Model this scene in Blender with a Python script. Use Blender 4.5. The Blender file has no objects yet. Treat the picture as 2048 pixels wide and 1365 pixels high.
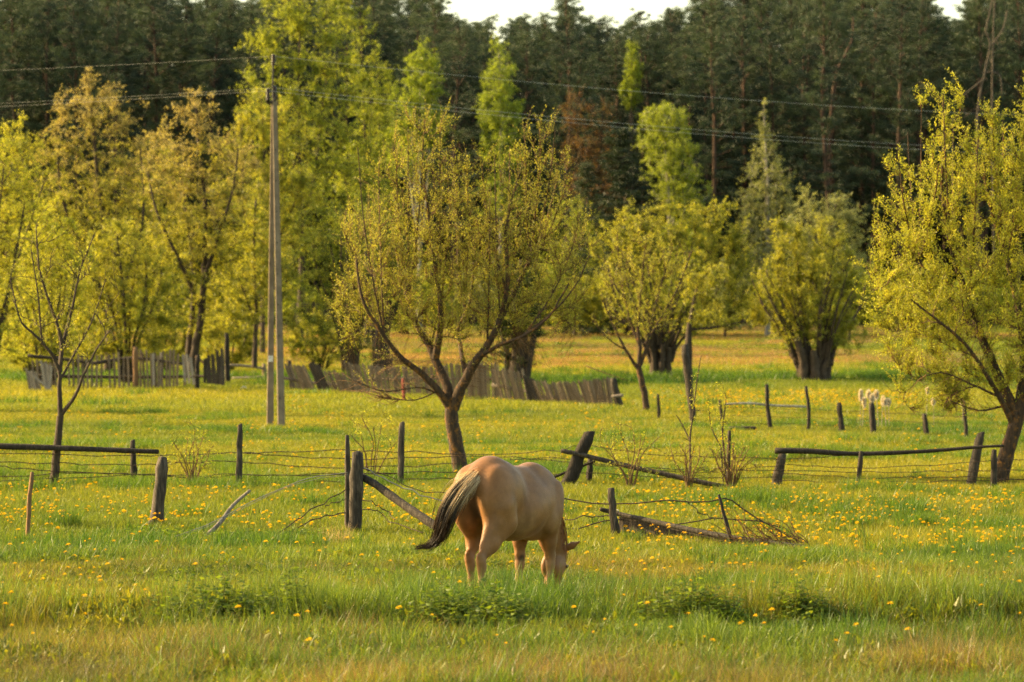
import bpy, math, random
import numpy as np
from mathutils import Vector, Matrix

# ------------------------------------------------------------------ camera, sky, sun, exposure
SC = bpy.context.scene
COL = SC.collection
F = 7680.0            # 135 mm on a 36 mm sensor, in pixels of the 2048 px photograph
EYE = 2.88            # camera height, metres
HOR = 648.0           # horizon row

cam_data = bpy.data.cameras.new('camera')
cam_data.lens = 135.0
cam_data.sensor_width = 36.0
cam_data.clip_start = 0.5
cam_data.clip_end = 6000.0
cam_data.dof.use_dof = True
cam_data.dof.focus_distance = 46.0
cam_data.dof.aperture_fstop = 3.2
cam = bpy.data.objects.new('camera', cam_data)
cam.location = (0, 0, EYE)
cam.rotation_euler = (math.pi / 2 - 34.5 / F, 0, 0)
COL.objects.link(cam)
SC.camera = cam

SUN_EL = math.radians(27)
SUN_AZ = math.radians(-73)      # compass angle from +Y (view direction) towards +X: low sun on the left, a little behind the scene
to_sun = Vector((math.sin(SUN_AZ) * math.cos(SUN_EL), math.cos(SUN_AZ) * math.cos(SUN_EL), math.sin(SUN_EL)))

world = bpy.data.worlds.new('World')
SC.world = world
world.use_nodes = True
wn = world.node_tree
wn.nodes.clear()
w_out = wn.nodes.new('ShaderNodeOutputWorld')
w_bg = wn.nodes.new('ShaderNodeBackground')
w_bg.inputs['Strength'].default_value = 0.15
w_sky = wn.nodes.new('ShaderNodeTexSky')
w_sky.sky_type = 'NISHITA'
w_sky.sun_disc = False
w_sky.sun_elevation = SUN_EL
w_sky.sun_rotation = SUN_AZ
w_sky.air_density = 1.0
w_sky.dust_density = 2.0
w_sky.ozone_density = 0.5
w_mul = wn.nodes.new('ShaderNodeMix')
w_mul.data_type = 'RGBA'
w_mul.blend_type = 'MULTIPLY'
w_mul.inputs[0].default_value = 1.0
w_mul.inputs[7].default_value = (1.0, 0.91, 0.70, 1)
wn.links.new(w_sky.outputs[0], w_mul.inputs[6])
wn.links.new(w_mul.outputs[2], w_bg.inputs['Color'])
wn.links.new(w_bg.outputs[0], w_out.inputs['Surface'])

sun_data = bpy.data.lights.new('sun', 'SUN')
sun_data.energy = 4.3
sun_data.angle = math.radians(0.6)
sun_data.color = (1.0, 0.74, 0.36)
sun = bpy.data.objects.new('sun', sun_data)
sun.rotation_euler = to_sun.to_track_quat('Z', 'Y').to_euler()
sun.location = (-60, 60, 60)
COL.objects.link(sun)

vs = SC.view_settings
vs.view_transform = 'Standard'
vs.look = 'None'
vs.exposure = 1.6
vs.gamma = 1.0
vs.use_curve_mapping = False
SC.cycles.max_bounces = 7
SC.cycles.diffuse_bounces = 3
SC.cycles.glossy_bounces = 2
SC.cycles.transmission_bounces = 4
SC.cycles.use_adaptive_sampling = True
SC.cycles.adaptive_threshold = 0.018
SC.cycles.sample_clamp_indirect = 3.0
SC.cycles.transparent_max_bounces = 4
SC.cycles.use_denoising = True
SC.cycles.denoiser = 'OPENIMAGEDENOISE'
SC.cycles.denoising_input_passes = 'RGB_ALBEDO_NORMAL'
SC.cycles.denoising_prefilter = 'NONE'
SC.render.use_motion_blur = False

# ------------------------------------------------------------------ small maths
def lerp(a, b, t):
    return a + (b - a) * t

def sstep(a, b, x):
    t = np.clip((x - a) / (b - a), 0, 1)
    return t * t * (3 - 2 * t)

def _hash(ix, iy, iz, seed):
    h = (ix.astype(np.int64) * 374761393 + iy.astype(np.int64) * 668265263 + iz.astype(np.int64) * 2147483647 + seed * 974711) & 0xFFFFFFFF
    h = ((h ^ (h >> 13)) * 1274126177) & 0xFFFFFFFF
    h = h ^ (h >> 16)
    return (h & 0xFFFF) / 65535.0

def noise3(p, scale=1.0, seed=0):
    """value noise 0..1 for an (N,3) array"""
    p = np.asarray(p, float) * scale
    i = np.floor(p)
    f = p - i
    f = f * f * (3 - 2 * f)
    ix, iy, iz = i[..., 0], i[..., 1], i[..., 2]
    r = 0
    for dx in (0, 1):
        wx = f[..., 0] if dx else 1 - f[..., 0]
        for dy in (0, 1):
            wy = f[..., 1] if dy else 1 - f[..., 1]
            for dz in (0, 1):
                wz = f[..., 2] if dz else 1 - f[..., 2]
                r = r + wx * wy * wz * _hash(ix + dx, iy + dy, iz + dz, seed)
    return r

def noise2(x, y, scale=1.0, seed=0):
    x = np.asarray(x, float)
    y = np.asarray(y, float)
    return noise3(np.stack([x, y, np.zeros_like(x)], -1), scale, seed)

def unit(v):
    return v / np.maximum(np.linalg.norm(v, axis=-1, keepdims=True), 1e-9)

# ------------------------------------------------------------------ terrain shape
def ground(X, Y):
    X = np.asarray(X, float)
    Y = np.asarray(Y, float)
    t = np.clip((Y - 105) / 215.0, 0, 1)
    z = 3.0 * t ** 1.2 + np.clip(Y - 320, 0, 400) * 0.004
    near = 1 - sstep(90, 160, Y)
    z = z + near * ((noise2(X, Y, 0.22, 3) - 0.5) * 0.12 + (noise2(X, Y, 0.8, 4) - 0.5) * 0.05)
    # low grassy bank in front of the horse
    bank = np.exp(-((Y - 36.2 - 0.25 * np.sin(X * 1.1)) / 0.8) ** 2) * (0.35 + 0.65 * noise2(X, Y, 0.55, 8))
    z = z + 0.16 * bank
    return z

def W(px, py, Y):
    return Vector(((px - 1024) * Y / F, Y, EYE - (py - HOR) * Y / F))

_YS = np.geomspace(24, 1200, 3000)
def G(px, py):
    """ground point seen at a photograph pixel"""
    X = (px - 1024) * _YS / F
    Z = EYE - (py - HOR) * _YS / F
    d = Z - ground(X, _YS)
    k = int(np.argmax(d < 0))
    if d[k] >= 0:
        k = len(_YS) - 1
    Y = _YS[k]
    return Vector((X[k], Y, float(ground(X[k], Y))))

def on_ground(px, Y):
    X = (px - 1024) * Y / F
    return Vector((X, Y, float(ground(X, Y))))

# ------------------------------------------------------------------ materials
MATS = {}
def new_mat(name):
    m = bpy.data.materials.new(name)
    m.use_nodes = True
    nt = m.node_tree
    nt.nodes.clear()
    out = nt.nodes.new('ShaderNodeOutputMaterial')
    MATS[name] = m
    return m, nt, out

def N(nt, kind, **kw):
    n = nt.nodes.new(kind)
    for k, v in kw.items():
        setattr(n, k, v)
    return n

def ramp(nt, fac, stops):
    r = N(nt, 'ShaderNodeValToRGB')
    els = r.color_ramp.elements
    while len(els) < len(stops):
        els.new(0.5)
    for e, (p, c) in zip(els, stops):
        e.position = p
        e.color = (c[0], c[1], c[2], 1)
    nt.links.new(fac, r.inputs[0])
    return r.outputs[0]

def noise_node(nt, vec, scale, detail=4, rough=0.6, dist=0.0):
    n = N(nt, 'ShaderNodeTexNoise')
    n.inputs['Scale'].default_value = scale
    n.inputs['Detail'].default_value = detail
    n.inputs['Roughness'].default_value = rough
    n.inputs['Distortion'].default_value = dist
    if vec is not None:
        nt.links.new(vec, n.inputs['Vector'])
    return n.outputs[0]

def mapping(nt, vec, scale=(1, 1, 1)):
    m = N(nt, 'ShaderNodeMapping')
    m.inputs['Scale'].default_value = scale
    nt.links.new(vec, m.inputs['Vector'])
    return m.outputs[0]

def mixc(nt, fac, a, b, mode='MIX'):
    m = N(nt, 'ShaderNodeMix', data_type='RGBA', blend_type=mode)
    for sock, v in ((m.inputs[0], fac), (m.inputs[6], a), (m.inputs[7], b)):
        if isinstance(v, bpy.types.NodeSocket):
            nt.links.new(v, sock)
        elif isinstance(v, (int, float)):
            sock.default_value = v
        else:
            sock.default_value = (v[0], v[1], v[2], 1)
    return m.outputs[2]

def bump(nt, height, strength=0.4, dist=0.02):
    b = N(nt, 'ShaderNodeBump')
    b.inputs['Strength'].default_value = strength
    b.inputs['Distance'].default_value = dist
    nt.links.new(height, b.inputs['Height'])
    return b.outputs[0]

def principled(nt, out, color, rough=0.8, normal=None, spec=0.3):
    p = N(nt, 'ShaderNodeBsdfPrincipled')
    if isinstance(color, bpy.types.NodeSocket):
        nt.links.new(color, p.inputs['Base Color'])
    else:
        p.inputs['Base Color'].default_value = (*color, 1)
    p.inputs['Roughness'].default_value = rough
    p.inputs['Specular IOR Level'].default_value = spec
    if normal is not None:
        nt.links.new(normal, p.inputs['Normal'])
    nt.links.new(p.outputs[0], out.inputs['Surface'])
    return p

def objcoord(nt):
    return N(nt, 'ShaderNodeTexCoord').outputs['Object']

def leaf_material(name, transl=0.5, gloss=0.04, rough=0.45, inst=False, warm=(1.3, 1.22, 0.55)):
    m, nt, out = new_mat(name)
    a = N(nt, 'ShaderNodeAttribute', attribute_name='col').outputs['Color']
    if inst:
        t = N(nt, 'ShaderNodeAttribute', attribute_type='INSTANCER', attribute_name='tint').outputs['Color']
        a = mixc(nt, 1.0, a, t, 'MULTIPLY')
    d = N(nt, 'ShaderNodeBsdfDiffuse')
    nt.links.new(a, d.inputs['Color'])
    tr = N(nt, 'ShaderNodeBsdfTranslucent')
    tc = mixc(nt, 1.0, a, warm, 'MULTIPLY')
    nt.links.new(tc, tr.inputs['Color'])
    mx = N(nt, 'ShaderNodeMixShader')
    mx.inputs[0].default_value = transl
    nt.links.new(d.outputs[0], mx.inputs[1])
    nt.links.new(tr.outputs[0], mx.inputs[2])
    g = N(nt, 'ShaderNodeBsdfGlossy')
    g.inputs['Roughness'].default_value = rough
    g.inputs['Color'].default_value = (1, 1, 1, 1)
    mx2 = N(nt, 'ShaderNodeMixShader')
    mx2.inputs[0].default_value = gloss
    nt.links.new(mx.outputs[0], mx2.inputs[1])
    nt.links.new(g.outputs[0], mx2.inputs[2])
    nt.links.new(mx2.outputs[0], out.inputs['Surface'])
    return m

def wood_material(name, c0, c1, c2, lichen=None, rough=0.85):
    m, nt, out = new_mat(name)
    oc = objcoord(nt)
    rnd = N(nt, 'ShaderNodeObjectInfo').outputs['Random']
    add = N(nt, 'ShaderNodeVectorMath', operation='ADD')
    nt.links.new(oc, add.inputs[0])
    nt.links.new(rnd, add.inputs[1])
    v = add.outputs[0]
    grain = noise_node(nt, mapping(nt, v, (16, 16, 2.2)), 2.2, 5, 0.65, 0.4)
    blot = noise_node(nt, v, 4.0, 4, 0.6)
    col = ramp(nt, grain, [(0.28, c0), (0.5, c1), (0.75, c2)])
    col = mixc(nt, ramp(nt, blot, [(0.35, (0, 0, 0)), (0.7, (1, 1, 1))]), col, mixc(nt, 0.6, col, c0))
    if lichen:
        l = noise_node(nt, v, 9.0, 5, 0.7)
        lf = ramp(nt, l, [(0.53, (0, 0, 0)), (0.66, (1, 1, 1))])
        col = mixc(nt, lf, col, lichen)
    val = N(nt, 'ShaderNodeMapRange')
    val.inputs['To Min'].default_value = 0.7
    val.inputs['To Max'].default_value = 1.25
    nt.links.new(rnd, val.inputs['Value'])
    col = mixc(nt, 1.0, col, val.outputs[0], 'MULTIPLY')
    principled(nt, out, col, rough, bump(nt, grain, 0.8, 0.02))
    return m

leaf_material('leaf', 0.55, 0.02)
leaf_material('needle', 0.22, 0.03, 0.5, warm=(1.1, 1.1, 0.7))
leaf_material('grass_blade', 0.5, 0.02, 0.4, inst=True)
leaf_material('petal', 0.35, 0.0, 0.5, warm=(1.1, 1.0, 0.6))
leaf_material('hair', 0.15, 0.025, 0.35, warm=(1.1, 1.0, 0.8))

wood_material('weathered_wood', (0.014, 0.010, 0.007), (0.06, 0.045, 0.030), (0.17, 0.135, 0.095))
wood_material('dark_wood', (0.012, 0.009, 0.006), (0.045, 0.032, 0.021), (0.11, 0.085, 0.06))
wood_material('picket_wood', (0.08, 0.055, 0.032), (0.24, 0.17, 0.10), (0.42, 0.32, 0.20))
wood_material('pale_wood', (0.13, 0.10, 0.075), (0.32, 0.26, 0.19), (0.52, 0.44, 0.34))
wood_material('orange_wood', (0.10, 0.055, 0.025), (0.24, 0.13, 0.055), (0.36, 0.20, 0.09))
wood_material('dead_bark', (0.035, 0.028, 0.02), (0.09, 0.07, 0.05), (0.16, 0.13, 0.095))
wood_material('bark', (0.018, 0.012, 0.008), (0.06, 0.04, 0.024), (0.13, 0.09, 0.055))
wood_material('lichen_bark', (0.022, 0.014, 0.009), (0.075, 0.045, 0.024), (0.15, 0.09, 0.045), (0.24, 0.105, 0.018))
wood_material('pine_bark', (0.028, 0.018, 0.012), (0.075, 0.042, 0.026), (0.13, 0.075, 0.046))
wood_material('birch_bark', (0.08, 0.07, 0.055), (0.30, 0.27, 0.22), (0.46, 0.43, 0.37))
wood_material('twig_bark', (0.055, 0.03, 0.012), (0.15, 0.08, 0.03), (0.25, 0.14, 0.055))
wood_material('rust_red', (0.10, 0.02, 0.012), (0.24, 0.05, 0.03), (0.30, 0.08, 0.05))

def build_simple_mats():
    m, nt, out = new_mat('rusty_wire')
    n = noise_node(nt, objcoord(nt), 25, 3)
    principled(nt, out, ramp(nt, n, [(0.3, (0.018, 0.012, 0.009)), (0.7, (0.09, 0.055, 0.035))]), 0.75)
    m, nt, out = new_mat('grey_wire')
    principled(nt, out, (0.22, 0.20, 0.17), 0.5)
    m, nt, out = new_mat('aluminium_wire')
    principled(nt, out, (0.45, 0.43, 0.38), 0.6)
    m, nt, out = new_mat('concrete')
    v = objcoord(nt)
    n = noise_node(nt, v, 3.0, 6, 0.65)
    n2 = noise_node(nt, mapping(nt, v, (9, 9, 0.6)), 2.0, 4)
    col = ramp(nt, n, [(0.3, (0.15, 0.115, 0.078)), (0.7, (0.28, 0.22, 0.15))])
    col = mixc(nt, ramp(nt, n2, [(0.5, (0, 0, 0)), (0.75, (1, 1, 1))]), col, (0.17, 0.125, 0.085))
    principled(nt, out, col, 0.9, bump(nt, noise_node(nt, v, 30, 4), 0.5, 0.01))
    m, nt, out = new_mat('insulator')
    principled(nt, out, (0.035, 0.018, 0.012), 0.25, spec=0.5)
    m, nt, out = new_mat('dark_metal')
    principled(nt, out, (0.03, 0.025, 0.02), 0.6)
    m, nt, out = new_mat('white_plate')
    n = noise_node(nt, objcoord(nt), 12, 3)
    principled(nt, out, ramp(nt, n, [(0.4, (0.45, 0.43, 0.38)), (0.6, (0.72, 0.70, 0.64))]), 0.6)
    m, nt, out = new_mat('stone')
    n = noise_node(nt, objcoord(nt), 12, 5)
    principled(nt, out, ramp(nt, n, [(0.3, (0.32, 0.30, 0.26)), (0.7, (0.6, 0.57, 0.5))]), 0.9)
    # horse coat: markings and a painted flank crease shade are stored on the vertices
    m, nt, out = new_mat('coat')
    a = N(nt, 'ShaderNodeAttribute', attribute_name='col').outputs['Color']
    v = objcoord(nt)
    n = noise_node(nt, v, 5.0, 5, 0.65)
    n2 = noise_node(nt, mapping(nt, v, (30, 60, 8)), 3.0, 4, 0.7)
    col = mixc(nt, ramp(nt, n, [(0.32, (0, 0, 0)), (0.68, (1, 1, 1))]), mixc(nt, 1.0, a, (0.72, 0.67, 0.60), 'MULTIPLY'), mixc(nt, 1.0, a, (1.15, 1.14, 1.12), 'MULTIPLY'))
    col = mixc(nt, ramp(nt, n2, [(0.35, (0, 0, 0)), (0.8, (0.5, 0.5, 0.5))]), col, mixc(nt, 1.0, col, (0.7, 0.66, 0.6), 'MULTIPLY'))
    p = principled(nt, out, col, 0.5, bump(nt, n2, 0.35, 0.006), 0.25)
    p.inputs['Sheen Weight'].default_value = 0.06
    p.inputs['Sheen Roughness'].default_value = 0.4
    p.inputs['Sheen Tint'].default_value = (1.0, 0.85, 0.65, 1)
build_simple_mats()

def ground_material():
    m, nt, out = new_mat('meadow')
    v = N(nt, 'ShaderNodeNewGeometry').outputs['Position']
    big = noise_node(nt, v, 0.12, 4, 0.6)
    mid = noise_node(nt, v, 0.9, 5, 0.65)
    fine = noise_node(nt, v, 7.0, 4, 0.7)
    green = ramp(nt, mid, [(0.25, (0.075, 0.105, 0.016)), (0.5, (0.16, 0.185, 0.028)), (0.75, (0.24, 0.235, 0.045))])
    # far field: reddish sorrel and dry stalks between the green
    sep = N(nt, 'ShaderNodeSeparateXYZ')
    nt.links.new(v, sep.inputs[0])
    mr = N(nt, 'ShaderNodeMapRange')
    mr.inputs['From Min'].default_value = 172
    mr.inputs['From Max'].default_value = 200
    nt.links.new(sep.outputs['Y'], mr.inputs['Value'])
    mr2 = N(nt, 'ShaderNodeMapRange')
    mr2.inputs['From Min'].default_value = 290
    mr2.inputs['From Max'].default_value = 305
    mr2.inputs['To Min'].default_value = 1
    mr2.inputs['To Max'].default_value = 0
    nt.links.new(sep.outputs['Y'], mr2.inputs['Value'])
    band = N(nt, 'ShaderNodeMath', operation='MULTIPLY')
    nt.links.new(mr.outputs[0], band.inputs[0])
    nt.links.new(mr2.outputs[0], band.inputs[1])
    patch = noise_node(nt, mapping(nt, v, (0.10, 0.05, 0.1)), 1.0, 5, 0.65)
    pf = N(nt, 'ShaderNodeMath', operation='MULTIPLY')
    nt.links.new(ramp(nt, patch, [(0.41, (0, 0, 0)), (0.60, (0.75, 0.75, 0.75))]), pf.inputs[0])
    nt.links.new(band.outputs[0], pf.inputs[1])
    red = ramp(nt, mid, [(0.25, (0.22, 0.155, 0.07)), (0.55, (0.30, 0.215, 0.10)), (0.8, (0.28, 0.26, 0.09))])
    col = mixc(nt, pf.outputs[0], green, red)
    soil = ramp(nt, fine, [(0.62, (0, 0, 0)), (0.8, (1, 1, 1))])
    col = mixc(nt, mixc(nt, 0.55, (0, 0, 0), soil), col, (0.10, 0.075, 0.03))
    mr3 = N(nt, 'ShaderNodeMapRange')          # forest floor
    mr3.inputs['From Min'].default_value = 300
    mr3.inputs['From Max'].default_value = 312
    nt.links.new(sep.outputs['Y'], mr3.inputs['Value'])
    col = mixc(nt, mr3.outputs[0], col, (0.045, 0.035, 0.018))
    h = N(nt, 'ShaderNodeMath', operation='ADD')
    nt.links.new(mid, h.inputs[0])
    nt.links.new(fine, h.inputs[1])
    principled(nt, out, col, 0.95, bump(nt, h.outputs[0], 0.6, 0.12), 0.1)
ground_material()

# ------------------------------------------------------------------ mesh and object helpers
def np_mesh(name, V, Q=None, T=None, mat=None, col=None, smooth=True):
    V = np.ascontiguousarray(V, dtype=np.float32)
    me = bpy.data.meshes.new(name)
    parts, starts, off = [], [], 0
    for A, k in ((Q, 4), (T, 3)):
        if A is not None and len(A):
            A = np.asarray(A, dtype=np.int32)
            parts.append(A.ravel())
            starts.append(off + np.arange(len(A), dtype=np.int32) * k)
            off += A.size
    me.vertices.add(len(V))
    me.vertices.foreach_set('co', V.ravel())
    idx = np.concatenate(parts)
    st = np.concatenate(starts)
    me.loops.add(len(idx))
    me.loops.foreach_set('vertex_index', idx)
    me.polygons.add(len(st))
    me.polygons.foreach_set('loop_start', st)
    me.polygons.foreach_set('use_smooth', np.full(len(st), smooth))
    me.update(calc_edges=True)
    if col is not None:
        a = me.attributes.new('col', 'FLOAT_COLOR', 'POINT')
        c = np.ones((len(V), 4), np.float32)
        c[:, :3] = col
        a.data.foreach_set('color', c.ravel())
    if mat:
        me.materials.append(MATS[mat])
    return me

def tag(o, label=None, cat=None, group=None, kind=None):
    if label: o['label'] = label
    if cat: o['category'] = cat
    if group: o['group'] = group
    if kind: o['kind'] = kind
    return o

def obj(name, me, parent=None, loc=(0, 0, 0), rz=0.0):
    o = bpy.data.objects.new(name, me)
    COL.objects.link(o)
    o.location = loc
    o.rotation_euler = (0, 0, rz)
    if parent: o.parent = parent
    return o

def thing(name, label, cat, loc=(0, 0, 0), group=None, rz=0.0):
    o = obj(name, None, None, loc, rz)
    o.empty_display_size = 0.2
    return tag(o, label, cat, group)

class Geo:
    """collects vertices, quads, triangles and colours"""
    def __init__(s):
        s.V, s.Q, s.T, s.C, s.n = [], [], [], [], 0
    def add(s, V, Q=None, T=None, col=None):
        V = np.asarray(V, float).reshape(-1, 3)
        if Q is not None and len(Q): s.Q.append(np.asarray(Q) + s.n)
        if T is not None and len(T): s.T.append(np.asarray(T) + s.n)
        c = np.zeros((len(V), 3)); c[:] = (0.5, 0.5, 0.5) if col is None else col
        s.V.append(V); s.C.append(c); s.n += len(V)
    def mesh(s, name, mat, origin=(0, 0, 0), smooth=True, usecol=False):
        V = np.concatenate(s.V) - np.asarray(origin, float)
        Q = np.concatenate(s.Q) if s.Q else None
        T = np.concatenate(s.T) if s.T else None
        return np_mesh(name, V, Q, T, mat, np.concatenate(s.C) if usecol else None, smooth)

def tubes(P, R, k=5, cap=False, wob=0.0, rng=None):
    """P (B,n,3), R (B,n) -> verts, quads, tris"""
    P = np.asarray(P, float); R = np.asarray(R, float)
    B, n, _ = P.shape
    t = np.gradient(P, axis=1)
    t = unit(t)
    mean = unit(P[:, -1] - P[:, 0])
    ref = np.where(np.abs(mean[:, 2:3]) > 0.75, np.array([[0.0, 1.0, 0.0]]), np.array([[0.0, 0.0, 1.0]]))
    u = unit(np.cross(t, ref[:, None, :]))
    w = np.cross(t, u)
    a = np.arange(k) * 2 * math.pi / k
    rr = R[:, :, None]
    if wob and rng is not None:
        lump = 1 + wob * rng.normal(size=(B, 1, k)) * 0.7 + wob * rng.normal(size=(B, n, k)) * 0.5
        rr = rr * lump
    V = P[:, :, None, :] + rr[..., None] * (np.cos(a)[None, None, :, None] * u[:, :, None, :] + np.sin(a)[None, None, :, None] * w[:, :, None, :])
    V = V.reshape(-1, 3)
    b = np.arange(B)[:, None, None] * (n * k)
    i = np.arange(n - 1)[None, :, None] * k
    j = np.arange(k)[None, None, :]
    j2 = (j + 1) % k
    Q = np.stack([b + i + j, b + i + j2, b + i + k + j2, b + i + k + j], -1).reshape(-1, 4)
    T = None
    if cap:
        ends, tris = [], []
        nv = len(V)
        for bb in range(B):
            ends.append(P[bb, -1] + t[bb, -1] * R[bb, -1] * 0.25)
            base = bb * n * k + (n - 1) * k
            for jj in range(k):
                tris.append((base + jj, base + (jj + 1) % k, nv + bb))
        V = np.concatenate([V, np.array(ends)])
        T = np.array(tris)
    return V, Q, T

def resample(pts, n):
    pts = np.asarray(pts, float)
    # Catmull-Rom through the points
    if len(pts) == 2:
        t = np.linspace(0, 1, n)[:, None]
        return pts[0] * (1 - t) + pts[1] * t
    P = np.concatenate([[2 * pts[0] - pts[1]], pts, [2 * pts[-1] - pts[-2]]])
    seg = len(pts) - 1
    out = []
    for s in np.linspace(0, seg, n):
        i = min(int(s), seg - 1)
        t = s - i
        p0, p1, p2, p3 = P[i], P[i + 1], P[i + 2], P[i + 3]
        out.append(0.5 * (2 * p1 + (p2 - p0) * t + (2 * p0 - 5 * p1 + 4 * p2 - p3) * t * t + (3 * p1 - p0 - 3 * p2 + p3) * t ** 3))
    return np.array(out)

def diamonds(C, D, Wd, L, wid):
    """leaf quads: centres at the leaf foot, direction, width direction, length, half width"""
    L = np.asarray(L)[:, None]; wid = np.asarray(wid)[:, None]
    nrm = np.cross(D, Wd)
    V = np.stack([C, C + D * L * 0.45 + Wd * wid + nrm * wid * 0.25, C + D * L, C + D * L * 0.5 - Wd * wid + nrm * wid * 0.25], 1).reshape(-1, 3)
    Q = np.arange(len(C) * 4).reshape(-1, 4)
    return V, Q

def rand_dirs(rng, n):
    return unit(rng.normal(size=(n, 3)))

# ------------------------------------------------------------------ ground sheet
def build_ground():
    xs = np.concatenate([-np.geomspace(1500, 40, 18), np.arange(-38, 38.1, 0.75), np.geomspace(40, 1500, 18)])
    ys = np.concatenate([[-150, -60, -20, 0, 10, 20, 25], np.arange(27, 46, 0.25), np.arange(46, 130, 0.9), np.arange(130, 340, 3.0), np.geomspace(342, 4500, 20)])
    X, Y = np.meshgrid(xs, ys)
    Z = ground(X, Y)
    V = np.stack([X, Y, Z], -1).reshape(-1, 3)
    nx, ny = len(xs), len(ys)
    i, j = np.meshgrid(np.arange(ny - 1), np.arange(nx - 1), indexing='ij')
    a = (i * nx + j).ravel()
    Q = np.stack([a, a + 1, a + nx + 1, a + nx], -1)
    o = obj('ground', np_mesh('ground', V, Q, None, 'meadow'))
    tag(o, 'gently rising green meadow with a reddish far field', None, None, 'structure')
build_ground()

# ------------------------------------------------------------------ tree growth
class Skeleton:
    def __init__(s, cap=60000):
        s.p = np.zeros((cap, 3)); s.t = np.zeros((cap, 3)); s.r = np.zeros(cap); s.n = 0
    def add(s, P, R):
        t = unit(np.gradient(P, axis=0))
        m = len(P)
        s.p[s.n:s.n + m] = P; s.t[s.n:s.n + m] = t; s.r[s.n:s.n + m] = R
        s.n += m

def sample_lobes(rng, lobes, n, shell=0.5, holes=0.0, hole_scale=0.8, seed=0):
    """lobes: (cx,cy,cz,rx,ry,rz) in metres, local"""
    L = np.array(lobes)
    vol = L[:, 3] * L[:, 4] * L[:, 5]
    out = []
    got = 0
    while got < n:
        m = int((n - got) * 1.8) + 20
        k = rng.choice(len(L), m, p=vol / vol.sum())
        d = rand_dirs(rng, m) * (rng.random((m, 1)) ** (shell))
        p = L[k, :3] + d * L[k, 3:] * (1 + 0.16 * rng.normal(size=(m, 1)))
        if holes > 0:
            p = p[noise3(p, hole_scale, seed) + rng.normal(size=len(p)) * 0.06 > holes]
        out.append(p); got += len(p)
    return np.concatenate(out)[:n]

def bez(P0, T0, P2, n, bend, rng, up=0.0):
    """curved paths from P0 along T0 to P2, arrays (B,3)"""
    d = np.linalg.norm(P2 - P0, axis=1, keepdims=True)
    P1 = P0 + T0 * d * bend + rng.normal(size=P0.shape) * d * 0.06
    P1[:, 2] -= up * d[:, 0]
    t = np.linspace(0, 1, n)[None, :, None]
    return (1 - t) ** 2 * P0[:, None] + 2 * t * (1 - t) * P1[:, None] + t * t * P2[:, None]

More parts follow.
